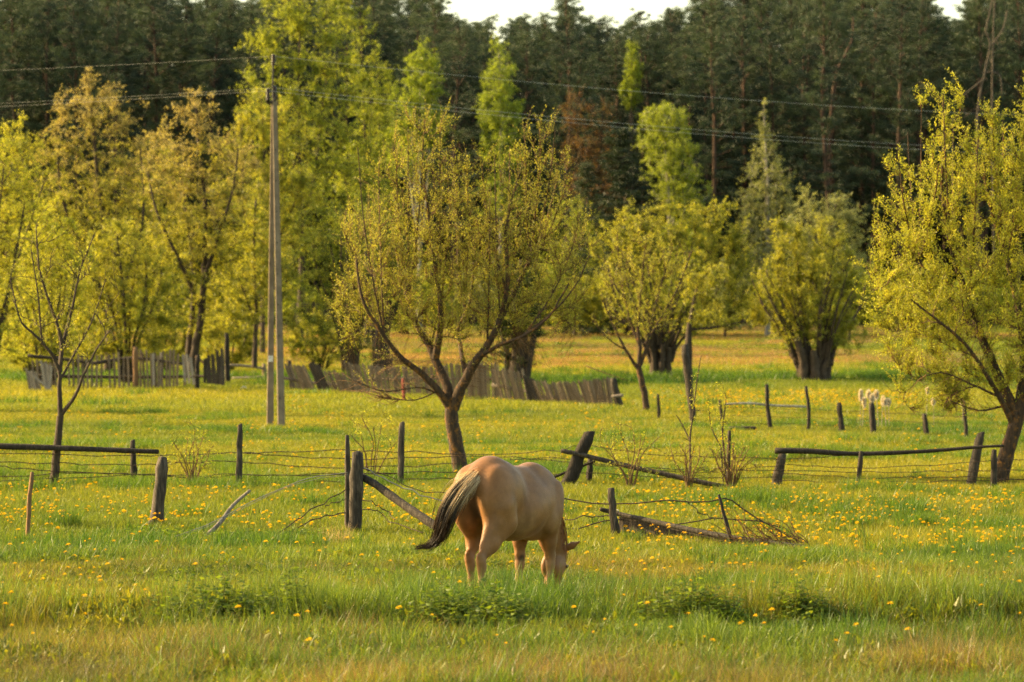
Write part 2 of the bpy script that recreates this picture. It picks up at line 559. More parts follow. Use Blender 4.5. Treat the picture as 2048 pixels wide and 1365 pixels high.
def make_tree(name, label, cat, Y, px, limbs, lobes, n2=90, n3=900, nleaf=14000, leaf=(0.05, 0.4), cols=((0.2, 0.21, 0.03),),
              seed=1, bark='bark', twig_bark=None, holes=0.28, shell=0.45, group=None, updir=0.5, twig_r=0.006, tipcol=None,
              depth=0.85, base=None, r2=0.014, sides=6, crown_name='crown', leafspread=1.0, trunk_wob=0.06, hole_scale=None, lobe_y=None, tend=0.0, bare=None):
    """limbs: list of (pts[(px,py,depth_m)], r0_px, r1_px); lobes in px (cx,cy,rx,ry[,depth_off]).
    A trunk with limbs, boughs reaching into every lobe of the crown, twigs, and separate leaves."""
    rng = np.random.default_rng(seed)
    m = Y / F
    o = on_ground(px, Y) if base is None else base
    O = np.array(o)
    root = thing(name, label, cat, o, group)
    wood = Geo()
    S = Skeleton()
    for pts, r0, r1 in limbs:
        P = np.array([np.array(W(a, b, Y)) + np.array([0, c, 0]) for a, b, c in pts]) - O
        n = max(6, int(len(pts) * 3.2))
        P = resample(P, n)
        P[1:] += rng.normal(size=P[1:].shape) * 0.3 * min(r1, 2.5) * m
        if P[0, 2] < 0.6: P[0, 2] = min(P[0, 2], -0.12)
        R = np.linspace(0, 1, n) ** 0.8
        R = (r0 + (r1 - r0) * R) * m
        V, Q, T = tubes(P[None], R[None], 8, False, trunk_wob, rng)
        wood.add(V, Q)
        S.add(P, R)
    lob = []
    for l in lobes:
        c = np.array(W(l[0], l[1], Y)) - O
        dy = l[4] if len(l) > 4 else 0.0
        lob.append((c[0], c[1] + dy, c[2], l[2] * m, l[2] * m * depth, l[3] * m))
    hs = hole_scale or 3.2 / max(0.3, np.mean([l[3] for l in lob]))
    # boughs
    if n2:
        tg = sample_lobes(rng, lob, n2, 0.4, 0.0)
        tg[:, 2] = np.maximum(tg[:, 2], 0.12)
        d0 = np.linalg.norm(tg[:, None] - S.p[None, :S.n], axis=2).min(1)
        for i in np.argsort(d0):
            t = tg[i]
            D = t - S.p[:S.n]
            dist = np.linalg.norm(D, axis=1)
            al = (D * S.t[:S.n]).sum(1) / np.maximum(dist, 1e-6)
            cost = dist * (1 + 0.7 * (1 - al)) + np.maximum(0, S.p[:S.n, 2] - t[2]) * 0.8
            k = int(np.argmin(cost))
            ns = 7
            P = bez(S.p[k][None], S.t[k][None], t[None], ns, 0.45, rng, 0.0)
            P[0, 1:-1] += rng.normal(size=(ns - 2, 3)) * dist[k] * 0.02
            ra = min(S.r[k] * 0.75, r2 * (0.5 + dist[k]))
            R = np.linspace(ra, max(ra * 0.35, twig_r), ns)
            V, Q, T = tubes(P, R[None], 4)
            wood.add(V, Q)
            S.add(P[0, 1:], R[1:])
    me = wood.mesh('trunk', bark, (0, 0, 0))
    trunk_o = obj('trunk', me, root)
    # twigs
    crown = Geo()
    if n3:
        tg = sample_lobes(rng, lob, n3, shell, holes, hs, seed)
        tg[:, 2] = np.maximum(tg[:, 2], 0.1)
        paths = []
        for c in range(0, n3, 250):
            t = tg[c:c + 250]
            D = t[:, None] - S.p[None, :S.n]
            dist = np.linalg.norm(D, axis=2)
            al = (D * S.t[None, :S.n]).sum(2) / np.maximum(dist, 1e-6)
            cost = dist * (1 + 0.6 * (1 - al)) + np.maximum(0, S.p[None, :S.n, 2] - t[:, 2:3]) * 0.5
            k = cost.argmin(1)
            T0 = unit(S.t[k] + np.array([0, 0, updir]) * 0.5)
            end = t + np.array([0, 0, 1.0]) * (tend * rng.random((len(t), 1)))
            paths.append(bez(S.p[k], T0, end, 4, 0.4, rng, 0.0))
        tw = np.concatenate(paths)
        ntw = len(tw)
        if bare:          # leafless twigs low in the crown
            bl = []
            for l in bare[0]:
                c = np.array(W(l[0], l[1], Y)) - O
                bl.append((c[0], c[1], c[2], l[2] * m, l[2] * m * depth, l[3] * m))
            t = sample_lobes(rng, bl, bare[1], 0.5)
            D = t[:, None] - S.p[None, :S.n]
            dist = np.linalg.norm(D, axis=2)
            al = (D * S.t[None, :S.n]).sum(2) / np.maximum(dist, 1e-6)
            k = (dist * (1 + 0.5 * (1 - al))).argmin(1)
            far_ok = dist[np.arange(len(t)), k] < 1.1
            bt = bez(S.p[k], unit(S.t[k] + rand_dirs(rng, len(k)) * 0.9), t, 4, 0.5, rng, 0.0)[far_ok]
            tw = np.concatenate([tw, bt])
        Rt = np.linspace(twig_r, twig_r * 0.35, 4)[None].repeat(len(tw), 0)
        V, Q, T = tubes(tw, Rt, 3)
        me = np_mesh('twigs', V, Q, None, twig_bark or bark)
        tag(obj('twigs', me, trunk_o), kind='stuff')
        if nleaf:
            nleaf = int(nleaf * 2.0)
            leaf = (leaf[0] * 0.74, leaf[1])
            ln = np.linalg.norm(np.diff(tw, axis=1), axis=2).sum(1) + 0.05
            ln[ntw:] = 0
            k = rng.choice(len(tw), nleaf, p=ln / ln.sum())
            s = 0.2 + 0.8 * rng.random(nleaf)
            seg = np.minimum((s * 3).astype(int), 2)
            fr = (s * 3 - seg)[:, None]
            p = tw[k, seg] * (1 - fr) + tw[k, seg + 1] * fr
            td = unit(tw[k, seg + 1] - tw[k, seg])
            D = unit(td * 0.5 + rand_dirs(rng, nleaf) * 0.9 + np.array([0, 0, updir * 0.4]))
            p = p + rand_dirs(rng, nleaf) * leaf[0] * 1.6 * leafspread * rng.random((nleaf, 1))
            Wd = unit(np.cross(D, rand_dirs(rng, nleaf)))
            L = leaf[0] * rng.uniform(0.55, 1.25, nleaf)
            V = np.stack([p, p + D * L[:, None] * 0.55 + Wd * (L * leaf[1] * 1.25)[:, None], p + D * L[:, None]], 1).reshape(-1, 3)
            pal = np.array(cols)
            nz = noise3(p, hs * 1.3, seed + 50) * 0.75 + rng.random(nleaf) * 0.25
            x = np.clip(nz * 1.5 - 0.25, 0, 0.999) * (len(pal) - 1) if len(pal) > 1 else np.zeros(nleaf)
            i0 = x.astype(int)
            i1 = np.minimum(i0 + 1, len(pal) - 1)
            c = lerp(pal[i0], pal[i1], (x - i0)[:, None])
            if tipcol is not None:     # young copper leaves at the top of the crown
                zt = (p[:, 2] - p[:, 2].min()) / np.ptp(p[:, 2])
                f = sstep(tipcol[1], tipcol[2], zt + rng.normal(size=nleaf) * 0.12 + (noise3(p, hs, seed + 9) - .5) * 0.5)[:, None]
                c = lerp(c, np.array(tipcol[0]), f)
            c = np.minimum(c * rng.uniform(0.95, 1.4, (nleaf, 1)), 0.75)
            me = np_mesh(crown_name, V, None, np.arange(len(V)).reshape(-1, 3), 'leaf', np.repeat(c, 3, 0), False)
            obj(crown_name, me, root)
    return root

def fan(px, py, n, spread, height, rng, r0=4, r1=1.2, wbase=6, dep=0.6, kink=0.15):
    """several stems rising and spreading from one foot, in pixels"""
    L = []
    for i in range(n):
        a = (i + 0.5) / n * 2 - 1
        a += rng.uniform(-0.12, 0.12)
        h = height * rng.uniform(0.75, 1.0) * (1 - 0.25 * abs(a))
        x1 = px + a * spread
        d = rng.uniform(-dep, dep)
        x0 = px + a * wbase
        L.append(([(x0, py + 4, d * 0.1), (x0 + a * spread * kink, py - h * 0.3, d * 0.3), (x0 + a * spread * 0.5 + rng.uniform(-8, 8), py - h * 0.65, d * 0.7), (x1 + rng.uniform(-10, 10), py - h, d)], r0 * rng.uniform(0.7, 1.1), r1))
    return L

WILLOW = ((0.185, 0.20, 0.027), (0.31, 0.305, 0.044), (0.43, 0.395, 0.062))
WILLOW2 = ((0.215, 0.235, 0.022), (0.35, 0.35, 0.038), (0.48, 0.45, 0.056))
LUSH = ((0.125, 0.145, 0.016), (0.255, 0.255, 0.030), (0.38, 0.35, 0.048))
COPPER = (0.30, 0.245, 0.10)
FARGREEN = ((0.115, 0.15, 0.018), (0.21, 0.245, 0.028), (0.31, 0.325, 0.04))
BIRCH = ((0.15, 0.20, 0.022), (0.25, 0.30, 0.032))
GREY = ((0.13, 0.15, 0.055), (0.20, 0.21, 0.085))
rngF = np.random.default_rng(77)

# --- the three near willows
def shoots(starts, tops, r0=2.0, r1=0.7, seed=0):
    """slender rising branches, each from the nearest given fork"""
    q = np.random.default_rng(seed)
    L = []
    for x, y in tops:
        sx, sy, sd = min(starts, key=lambda k: abs(k[0] - x) + 0.25 * abs(k[1] - y - 250) + q.uniform(0, 40))
        d = q.uniform(-1.1, 1.1)
        L.append(([(sx, sy, sd), (lerp(sx, x, .45), lerp(sy, y, .3), lerp(sd, d, .4)), (lerp(sx, x, .8), lerp(sy, y, .65), lerp(sd, d, .8)), (x, y, d)], r0 * q.uniform(.7, 1.2), r1))
    return L
make_tree('willow_tree', 'forked willow with thin yellow-green leaves right behind the grazing horse', 'tree', 72.5, 922,
    [([(924, 962, 0), (915, 905, 0), (906, 855, 0), (902, 815, 0)], 16, 12.5),
     ([(902, 820, 0), (880, 785, -.1), (845, 750, -.2), (800, 712, -.3), (765, 665, -.5), (728, 600, -.6), (715, 520, -.6)], 9, 2),
     ([(903, 815, 0), (893, 770, .1), (872, 725, .2), (856, 690, .3), (835, 655, .4), (812, 590, .6), (790, 500, .8)], 12, 2.5),
     ([(870, 718, .2), (880, 660, .1), (880, 600, 0), (866, 500, -.1), (850, 370, -.2)], 8, 2),
     ([(905, 816, 0), (925, 770, -.1), (950, 725, -.2), (975, 690, -.2), (1000, 640, -.3), (1015, 560, -.3), (1012, 450, -.2), (1045, 330, 0)], 13, 2),
     ([(955, 716, -.2), (1000, 690, -.5), (1050, 670, -.7), (1100, 630, -.9), (1135, 570, -1)], 5, 1.5),
     ([(930, 748, 0), (922, 700, .4), (915, 660, .7), (940, 600, .9), (950, 480, 1.0)], 6, 2),
     ([(985, 672, -.2), (1035, 570, .3), (1085, 470, .6), (1115, 360, .7)], 6, 2),
     ([(887, 793, 0), (840, 775, -.3), (770, 782, -.6), (710, 760, -.8)], 2.2, .7),
     ([(880, 780, 0), (830, 800, -.3), (770, 795, -.5)], 1.8, .6)]
    + shoots([(880, 640, .05), (862, 690, .3), (815, 600, .6), (1000, 640, -.3), (1012, 580, -.3), (930, 640, .8), (1060, 530, .4), (770, 670, -.5), (1050, 668, -.7), (975, 690, -.2)],
             [(700, 470), (735, 400), (760, 340), (790, 290), (815, 250), (850, 240), (880, 270), (905, 320), (935, 350), (965, 340), (990, 320), (1020, 290), (1050, 260), (1080, 270), (1110, 260), (1135, 340), (1160, 430), (1175, 520), (680, 560), (720, 300), (900, 420), (980, 420)], 2.3, .8, 5),
    [(835, 335, 85, 95), (790, 500, 125, 140), (1045, 340, 65, 80), (1105, 350, 42, 85), (1055, 500, 135, 140), (930, 560, 140, 150), (920, 420, 90, 110),
     (720, 590, 70, 70), (1125, 590, 70, 75), (735, 715, 55, 45), (880, 255, 45, 30), (730, 330, 22, 50), (690, 690, 40, 55), (1130, 675, 55, 40), (1060, 640, 60, 40), (800, 650, 70, 40), (1090, 265, 40, 35), (820, 250, 40, 35), (750, 630, 95, 60), (1110, 630, 75, 55), (900, 660, 90, 45), (1000, 640, 80, 50), (680, 620, 40, 60)],
    n2=230, n3=5000, bare=([(820, 735, 110, 60), (1000, 715, 110, 60), (750, 775, 90, 35), (930, 760, 80, 50), (1090, 690, 60, 40)], 620), nleaf=46000, leaf=(0.050, 0.27), cols=WILLOW, seed=11, bark='lichen_bark', twig_bark='twig_bark', holes=0.20, updir=1.2, twig_r=0.006, r2=0.016, tend=0.4)

make_tree('willow_tree', 'leafy bright yellow-green willow at the end of the log rail', 'tree', 69.5, 2003,
    [([(1998, 980, 0), (2010, 920, 0), (2026, 870, 0), (2040, 830, 0)], 18, 13),
     ([(2026, 850, 0), (2000, 800, -.2), (1965, 745, -.4), (1925, 690, -.6), (1870, 645, -.8), (1810, 600, -1)], 7, 1.6),
     ([(2034, 832, 0), (2005, 770, .1), (1972, 690, .2), (1940, 600, .2), (1905, 500, .1), (1885, 380, 0), (1890, 260, 0)], 12, 2),
     ([(2036, 832, 0), (2050, 740, .2), (2045, 640, .3), (2020, 520, .4), (1985, 400, .5), (1975, 320, .6)], 12, 2),
     ([(2040, 832, 0), (2085, 740, 0), (2110, 620, 0), (2105, 480, -.2), (2060, 330, -.3), (2045, 220, -.3)], 13, 2),
     ([(1960, 668, .2), (1900, 590, .7), (1850, 520, 1.0), (1800, 400, 1.2)], 7, 2),
     ([(2000, 795, -.2), (1940, 770, -.5), (1880, 745, -.8), (1840, 750, -1)], 3, .8),
     ([(2010, 812, 0), (1950, 820, -.5), (1890, 800, -.9)], 2.4, .8),
     ([(2040, 830, 0), (2120, 760, -.4), (2200, 640, -.6)], 8, 2)]
    + shoots([(1940, 600, .2), (1972, 690, .2), (2020, 520, .4), (1905, 500, .1), (2045, 640, .3), (2105, 480, -.2), (1850, 520, 1.0), (1925, 690, -.6)],
             [(1740, 520), (1765, 450), (1790, 340), (1825, 260), (1850, 220), (1880, 190), (1920, 230), (1950, 280), (1985, 260), (2015, 220), (2050, 200), (2080, 240), (1870, 330), (1960, 380)], 2.6, .9, 6),
    [(1895, 285, 60, 110), (1880, 430, 95, 120), (1815, 500, 85, 100), (1790, 380, 40, 75), (1990, 400, 95, 110), (2050, 330, 70, 140), (1850, 620, 120, 100), (1970, 580, 130, 150),
     (2120, 480, 130, 210), (1760, 560, 55, 70), (1890, 730, 95, 70), (2060, 720, 110, 90), (1900, 190, 24, 35), (1835, 210, 20, 40), (2040, 200, 26, 40), (2150, 680, 120, 110), (1820, 745, 75, 50), (1900, 815, 70, 35), (1745, 640, 40, 55), (1990, 760, 70, 60), (1850, 690, 90, 60), (1930, 760, 75, 50), (1945, 835, 60, 35), (1870, 800, 60, 40), (1790, 690, 60, 50), (1960, 330, 60, 80), (1985, 260, 40, 60)],
    n2=250, n3=3500, bare=([(1900, 790, 110, 60), (1960, 700, 100, 80), (1820, 720, 80, 50)], 420), nleaf=80000, leaf=(0.057, 0.28), cols=WILLOW2, seed=23, bark='lichen_bark', twig_bark='twig_bark', holes=0.18, updir=1.2, twig_r=0.007, r2=0.016, tend=0.4)

make_tree('young_willow', 'slender almost bare young tree behind the log rail', 'tree', 67.5, 108,
    [([(107, 980, 0), (111, 930, 0), (116, 880, 0), (121, 832, 0)], 9.5, 7),
     ([(121, 834, 0), (119, 780, 0), (118, 742, 0), (100, 702, -.1), (70, 668, -.2), (45, 640, -.3), (25, 560, -.3)], 5.5, 1.2),
     ([(119, 745, 0), (122, 690, .1), (112, 645, .1), (92, 590, .1), (78, 530, 0), (72, 460, 0)], 5, 1.2),
     ([(121, 700, .1), (132, 655, .2), (146, 600, .2), (158, 540, .2), (185, 470, .3)], 4.5, 1.2),
     ([(123, 830, 0), (150, 795, -.1), (170, 750, -.2), (195, 700, -.2), (225, 660, -.3)], 4.5, 1.2),
     ([(120, 760, 0), (150, 700, .3), (180, 640, .4), (205, 560, .5)], 3, 1),
     ([(85, 685, -.1), (80, 600, -.2), (65, 500, -.2)], 2.5, 1)],
    [(95, 560, 75, 120), (170, 580, 60, 130), (50, 620, 40, 80), (215, 650, 40, 70), (130, 690, 70, 70)],
    n2=34, n3=240, nleaf=700, leaf=(0.055, 0.3), cols=WILLOW, seed=31, bark='bark', holes=0.25, updir=1.5, twig_r=0.006, r2=0.012, tend=0.25)

# --- trees round the broken picket fences
make_tree('alder_tree', 'tall tree with copper young leaves left of the concrete poles, twin dark trunks', 'tree', 158, 386,
    [([(384, 742, 0), (392, 690, 0), (402, 630, 0), (408, 540, 0), (412, 430, 0), (400, 320, 0), (392, 220, 0)], 10, 2),
     ([(372, 742, .3), (378, 680, .4), (385, 600, .6), (380, 500, .8), (365, 400, 1), (350, 300, 1)], 8, 2),
     ([(408, 560, 0), (440, 470, -.5), (470, 380, -1), (480, 300, -1)], 5, 1.5),
     ([(404, 620, 0), (360, 520, -.6), (320, 430, -1), (300, 350, -1)], 5, 1.5)],
    [(385, 240, 62, 62), (350, 360, 80, 100), (440, 340, 75, 110), (400, 480, 115, 110), (480, 440, 70, 90), (440, 600, 85, 60), (520, 520, 60, 80), (330, 560, 60, 90), (440, 660, 70, 35), (350, 640, 45, 40), (395, 190, 25, 22)],
    n2=120, n3=2000, nleaf=27000, leaf=(0.115, 0.42), cols=LUSH, seed=41, holes=0.22, tipcol=(COPPER, 0.42, 0.85), twig_r=0.013, r2=0.02, group='trees behind the broken picket fence', updir=0.8)
make_tree('alder_tree', 'broad copper-topped tree above the left picket fence, widest crown there', 'tree', 168, 215,
    [([(215, 745, 0), (220, 660, 0), (215, 560, 0), (205, 430, 0), (190, 300, 0), (180, 190, 0)], 10, 2),
     ([(216, 640, 0), (260, 540, -.5), (290, 430, -.8), (285, 300, -1)], 6, 1.5),
     ([(212, 600, 0), (160, 500, .4), (120, 390, .6), (110, 280, .8)], 6, 1.5)],
    [(185, 215, 85, 65), (130, 300, 70, 80), (245, 320, 75, 90), (190, 400, 120, 100), (280, 430, 70, 110), (310, 340, 50, 70), (120, 450, 60, 80), (200, 540, 110, 90), (180, 150, 30, 22), (275, 230, 35, 30)],
    n2=120, n3=2000, nleaf=27000, leaf=(0.115, 0.42), cols=LUSH, seed=43, holes=0.22, tipcol=(COPPER, 0.45, 0.82), twig_r=0.013, r2=0.02, group='trees behind the broken picket fence', updir=0.8)
for bx, Yb, lab, sd, tp, lo in ((50, 192, 'rounded yellow-green tree between the left edge willow and the widest copper crown', 44, None, [(45, 310, 55, 60), (80, 380, 60, 80), (30, 430, 60, 90), (75, 520, 70, 90), (40, 600, 60, 50)]),
                           (315, 188, 'tan-green tree filling the space between the two copper-topped trees', 45, (COPPER, 0.4, 0.9), [(315, 300, 50, 50), (290, 380, 55, 80), (345, 400, 55, 90), (310, 500, 70, 90)]),
                           (490, 190, 'bushy yellow-green tree between the copper-topped tree and the poles', 46, (COPPER, 0.6, 1.0), [(485, 330, 45, 45), (455, 410, 50, 80), (520, 430, 50, 90), (490, 530, 75, 90), (560, 520, 40, 70)])):
    make_tree('alder_tree', lab, 'tree', Yb, bx, [([(bx, 740, 0), (bx + 4, 620, 0), (bx - 3, 480, 0), (lo[0][0], lo[0][1], 0)], 6, 1.5)], lo,
              n2=60, n3=900, nleaf=9500, leaf=(0.15, 0.42), cols=LUSH, seed=sd, holes=0.18, tipcol=tp, twig_r=0.012, r2=0.02, group='trees behind the broken picket fence', updir=0.8)
make_tree('alder_sapling', 'straight thin-trunked alder just left of the concrete poles', 'tree', 152, 510,
    [([(509, 735, 0), (511, 680, 0), (512, 600, 0), (508, 500, 0), (512, 400, 0)], 6, 1.5), ([(511, 650, 0), (495, 600, -.3), (480, 560, -.5)], 3, 1)],
    [(510, 470, 45, 80), (500, 580, 70, 70), (550, 560, 55, 60), (460, 620, 45, 40)],
    n2=50, n3=700, nleaf=9000, leaf=(0.11, 0.42), cols=LUSH, seed=47, holes=0.22, twig_r=0.011, group='trees behind the broken picket fence')
make_tree('hazel_bush', 'yellow-green hazel bush growing over the left picket fence', 'bush', 150, 255,
    fan(255, 745, 9, 85, 290, rngF, 4, 1.2, 14, 1.0),
    [(235, 520, 85, 85), (180, 580, 65, 80), (300, 580, 65, 90), (240, 640, 90, 55), (330, 650, 45, 45), (215, 695, 85, 30), (310, 700, 50, 28)],
    n2=80, n3=1300, nleaf=19000, leaf=(0.11, 0.45), cols=LUSH, seed=51, holes=0.2, twig_r=0.011, group='bushes along the picket fence', updir=0.9)
make_tree('hazel_bush', 'pale leafy bush behind the bare young tree at the log rail', 'bush', 146, 95,
    fan(95, 760, 8, 70, 330, rngF, 4, 1.2, 14, 1.0),
    [(90, 480, 65, 90), (60, 570, 60, 80), (140, 560, 55, 90), (110, 650, 80, 60), (90, 710, 70, 30), (30, 680, 50, 50)],
    n2=70, n3=1100, nleaf=15000, leaf=(0.11, 0.42), cols=WILLOW2, seed=53, holes=0.22, twig_r=0.011, group='bushes along the picket fence', updir=0.9)
for bx, Yb, lab, sd in ((60, 166, 'low leafy bush behind the fanned heap of pickets', 54), (160, 170, 'low leafy bush behind the left half of the ragged fence', 55), (335, 168, 'low leafy bush behind the orange fence post', 56), (455, 172, 'low leafy bush behind the tall gate post', 58), (640, 172, 'low leafy bush right of the concrete poles', 59)):
    make_tree('hedge_bush', lab, 'bush', Yb, bx, fan(bx, 745, 6, 60, 110, rngF, 3, 1.0, 12, 0.8), [(bx, 660, 60, 45), (bx - 40, 690, 40, 35), (bx + 40, 690, 40, 35), (bx, 715, 60, 22)],
              n2=30, n3=420, nleaf=6500, leaf=(0.12, 0.45), cols=LUSH, seed=sd, holes=0.15, twig_r=0.011, group='bushes along the picket fence', updir=0.9)
make_tree('willow_bush', 'tall willow cut by the left edge of the picture, thin twiggy crown', 'tree', 118, -25,
    fan(-25, 800, 7, 120, 560, rngF, 7, 1.5, 10, 1.0),
    [(20, 300, 55, 75), (15, 480, 50, 90), (45, 350, 45, 70), (0, 640, 50, 60), (-40, 380, 100, 140), (50, 420, 55, 110), (10, 560, 80, 110), (-60, 600, 90, 120), (25, 690, 45, 60), (-10, 790, 40, 40)],
    n2=120, n3=1700, nleaf=20000, leaf=(0.09, 0.3), cols=WILLOW2, seed=57, bark='bark', twig_bark='twig_bark', holes=0.30, twig_r=0.009, updir=1.1)
make_tree('willow_bush', 'loose willow bush with slanting stems between the poles and the middle willow', 'bush', 165, 690,
    fan(700, 725, 9, 110, 330, rngF, 5, 1.3, 14, 1.0),
    [(650, 470, 70, 80), (620, 560, 70, 75), (700, 560, 75, 80), (740, 480, 60, 90), (660, 640, 90, 40), (600, 640, 50, 35), (620, 680, 60, 28), (700, 690, 60, 28)],
    n2=80, n3=1200, nleaf=15000, leaf=(0.11, 0.4), cols=((0.08, 0.12, 0.015), (0.15, 0.175, 0.022), (0.22, 0.22, 0.03)), seed=61, holes=0.3, twig_r=0.012, updir=0.9)
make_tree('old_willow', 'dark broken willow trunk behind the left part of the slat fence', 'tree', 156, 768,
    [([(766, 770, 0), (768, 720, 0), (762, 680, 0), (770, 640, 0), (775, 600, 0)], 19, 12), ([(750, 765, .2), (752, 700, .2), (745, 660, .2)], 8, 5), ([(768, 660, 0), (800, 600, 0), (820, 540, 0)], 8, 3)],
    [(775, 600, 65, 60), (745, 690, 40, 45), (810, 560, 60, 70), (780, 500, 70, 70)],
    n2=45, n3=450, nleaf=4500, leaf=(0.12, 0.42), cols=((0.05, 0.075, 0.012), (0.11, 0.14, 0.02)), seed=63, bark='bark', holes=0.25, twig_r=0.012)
make_tree('shaded_willow', 'dark shaded old willow behind the middle of the slat fence', 'stump', 152, 1035,
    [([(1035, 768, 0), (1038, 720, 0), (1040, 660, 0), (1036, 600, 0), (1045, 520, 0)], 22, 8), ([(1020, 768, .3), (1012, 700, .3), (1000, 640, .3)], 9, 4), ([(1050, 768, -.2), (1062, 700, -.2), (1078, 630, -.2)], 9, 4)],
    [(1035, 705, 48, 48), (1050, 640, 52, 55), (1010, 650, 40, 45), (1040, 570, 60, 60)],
    n2=60, n3=600, nleaf=9500, leaf=(0.12, 0.45), cols=((0.018, 0.028, 0.008), (0.035, 0.05, 0.012), (0.06, 0.075, 0.016)), seed=67, bark='bark', holes=0.12, twig_r=0.012, shell=0.6)  # leaf palette darkened: shade on this old willow put into its colour
# --- pollards on the right
def pollard(name, label, Y, px, py, wb, wt, th, crown, seed, nst, spread, h, cols, nleaf=15000, n3=1500):
    rr = np.random.default_rng(seed)
    L = []
    for k in range(9):            # fluted trunk: several grown-together boles
        a = (k + 0.5) / 9 * 2 - 1
        dy = 0.32 * math.cos(k * 2.4)
        hk = th * rr.uniform(0.75, 1.5)
        L.append(([(px + a * wb * 0.8, py + 8, dy), (px + a * wb * 0.75 + rr.uniform(-3, 3), py - hk * 0.45, dy), (px + a * wt * 0.9 + rr.uniform(-5, 5), py - hk, dy * 1.3)], wb * 0.34, wt * 0.14))
    for k in range(nst * 2):
        a = rr.uniform(-1, 1)
        dy = rr.uniform(-1.6, 1.6)
        hh = h * rr.uniform(0.6, 1.0) * (1 - 0.3 * abs(a))
        y0 = py - th * rr.uniform(0.45, 1.0)
        x0 = px + a * wt * rr.uniform(0.6, 0.95)
        c = rr.uniform(0.15, 0.45)
        L.append(([(x0, y0, dy * .15), (x0 + a * spread * c * .6, y0 - hh * 0.28, dy * .4), (x0 + a * spread * (c + .3) + rr.uniform(-8, 8), y0 - hh * 0.62, dy * .75), (x0 + a * spread + rr.uniform(-14, 14), y0 - hh, dy)], rr.uniform(2.2, 4.6), 1.2))
    make_tree(name, label, 'tree', Y, px, L, crown, n2=110, n3=n3, nleaf=nleaf, leaf=(0.11, 0.44), cols=cols, seed=seed, bark='bark', holes=0.2,
              twig_r=0.012, updir=0.9, trunk_wob=0.16, group='pollard willows in the far meadow', tend=0.3)
pollard('pollard_willow', 'pollard willow behind the slim orange-barked young tree', 158, 1322, 758, 24, 30, 70,
    [(1260, 470, 62, 62), (1320, 470, 60, 60), (1420, 470, 62, 65), (1240, 560, 55, 70), (1330, 570, 80, 80), (1430, 570, 70, 75), (1290, 640, 60, 45), (1400, 640, 75, 40), (1480, 560, 40, 55), (1478, 490, 45, 55), (1490, 610, 40, 45), (1200, 500, 35, 50), (1365, 425, 40, 22), (1450, 420, 30, 25)], 71, 15, 105, 250, LUSH, 27000, 1900)
pollard('pollard_willow', 'flaring pollard willow standing alone by the white cattails', 154.5, 1628, 766, 38, 52, 60,
    [(1580, 490, 48, 48), (1660, 490, 48, 50), (1620, 560, 85, 65), (1560, 570, 50, 65), (1690, 570, 42, 70), (1610, 640, 70, 40), (1680, 645, 40, 35), (1560, 640, 35, 30), (1545, 455, 22, 20), (1640, 450, 25, 20), (1565, 660, 40, 35), (1695, 660, 38, 35), (1630, 675, 60, 28), (1585, 690, 38, 24), (1675, 690, 38, 24)], 73, 19, 85, 240, LUSH, 23000, 1700)
make_tree('leaning_tree', 'thick dark leaning trunk between the pollard willow and the birch rail', 'tree', 153, 1378,
    [([(1376, 770, 0), (1376, 720, 0), (1378, 670, 0), (1385, 620, 0), (1395, 570, 0)], 11, 2.5), ([(1380, 660, 0), (1430, 655, -.3), (1480, 645, -.5)], 3, 1.2)],
    [(1420, 640, 60, 25), (1470, 640, 35, 25), (1400, 560, 60, 60)],
    n2=25, n3=260, nleaf=2600, leaf=(0.12, 0.42), cols=LUSH, seed=79, holes=0.25, twig_r=0.011)
make_tree('young_willow', 'slim young willow with orange bark and many thin upright stems', 'tree', 119, 1291,
    [([(1294, 842, 0), (1291, 800, 0), (1284, 765, 0), (1277, 735, 0)], 7.5, 6),
     ([(1277, 738, 0), (1280, 700, 0), (1276, 660, 0), (1282, 590, 0), (1290, 500, 0)], 5.5, 1.3),
     ([(1278, 735, 0), (1292, 700, 0), (1300, 660, 0), (1320, 580, .1), (1345, 500, .2)], 5, 1.3),
     ([(1276, 738, 0), (1258, 712, -.1), (1240, 680, -.2), (1222, 640, -.2), (1205, 600, -.2)], 4, 1.2),
     ([(1290, 690, 0), (1320, 640, .2), (1360, 570, .3), (1385, 500, .3)], 2.6, 1),
     ([(1250, 700, -.1), (1225, 685, -.3), (1195, 655, -.4)], 2, 0.8),
     ([(1277, 690, 0), (1255, 620, .2), (1240, 540, .3), (1235, 470, .3)], 2.6, 1)],
    [(1285, 540, 55, 90), (1340, 560, 50, 90), (1235, 560, 45, 90), (1290, 640, 70, 50), (1205, 640, 25, 40)],
    n2=60, n3=420, nleaf=2400, leaf=(0.09, 0.32), cols=WILLOW, seed=83, bark='lichen_bark', twig_bark='twig_bark', holes=0.25, twig_r=0.009, updir=1.6, tend=0.5)

# --- small bushes and saplings on the barbed wire fence line
def shrub(label, Y, px, py, n, spread, h, lobes, nleaf, seed, bark='twig_bark', n3=160, tw=0.004, cols=WILLOW2, name='shrub'):
    rr = np.random.default_rng(seed)
    make_tree(name, label, 'shrub', Y, px, fan(px, py, n, spread, h, rr, 1.9, 0.7, 5, 0.3, 0.2), lobes, n2=24, n3=n3, nleaf=nleaf, leaf=(0.045, 0.36), cols=cols,
              seed=seed, bark=bark, holes=0.2, twig_r=tw, r2=0.006, updir=1.2, group='twiggy shrubs along the wire fence')
shrub('nearly bare shrub under the end of the log rail', 67, 385, 972, 9, 45, 110, [(385, 890, 45, 45), (350, 920, 30, 35), (420, 915, 28, 35)], 420, 91)
shrub('twiggy shrub between the leaning post and the fallen rail', 66, 1262, 975, 7, 55, 130, [(1240, 890, 50, 60), (1300, 920, 40, 40), (1260, 940, 50, 30)], 320, 92)
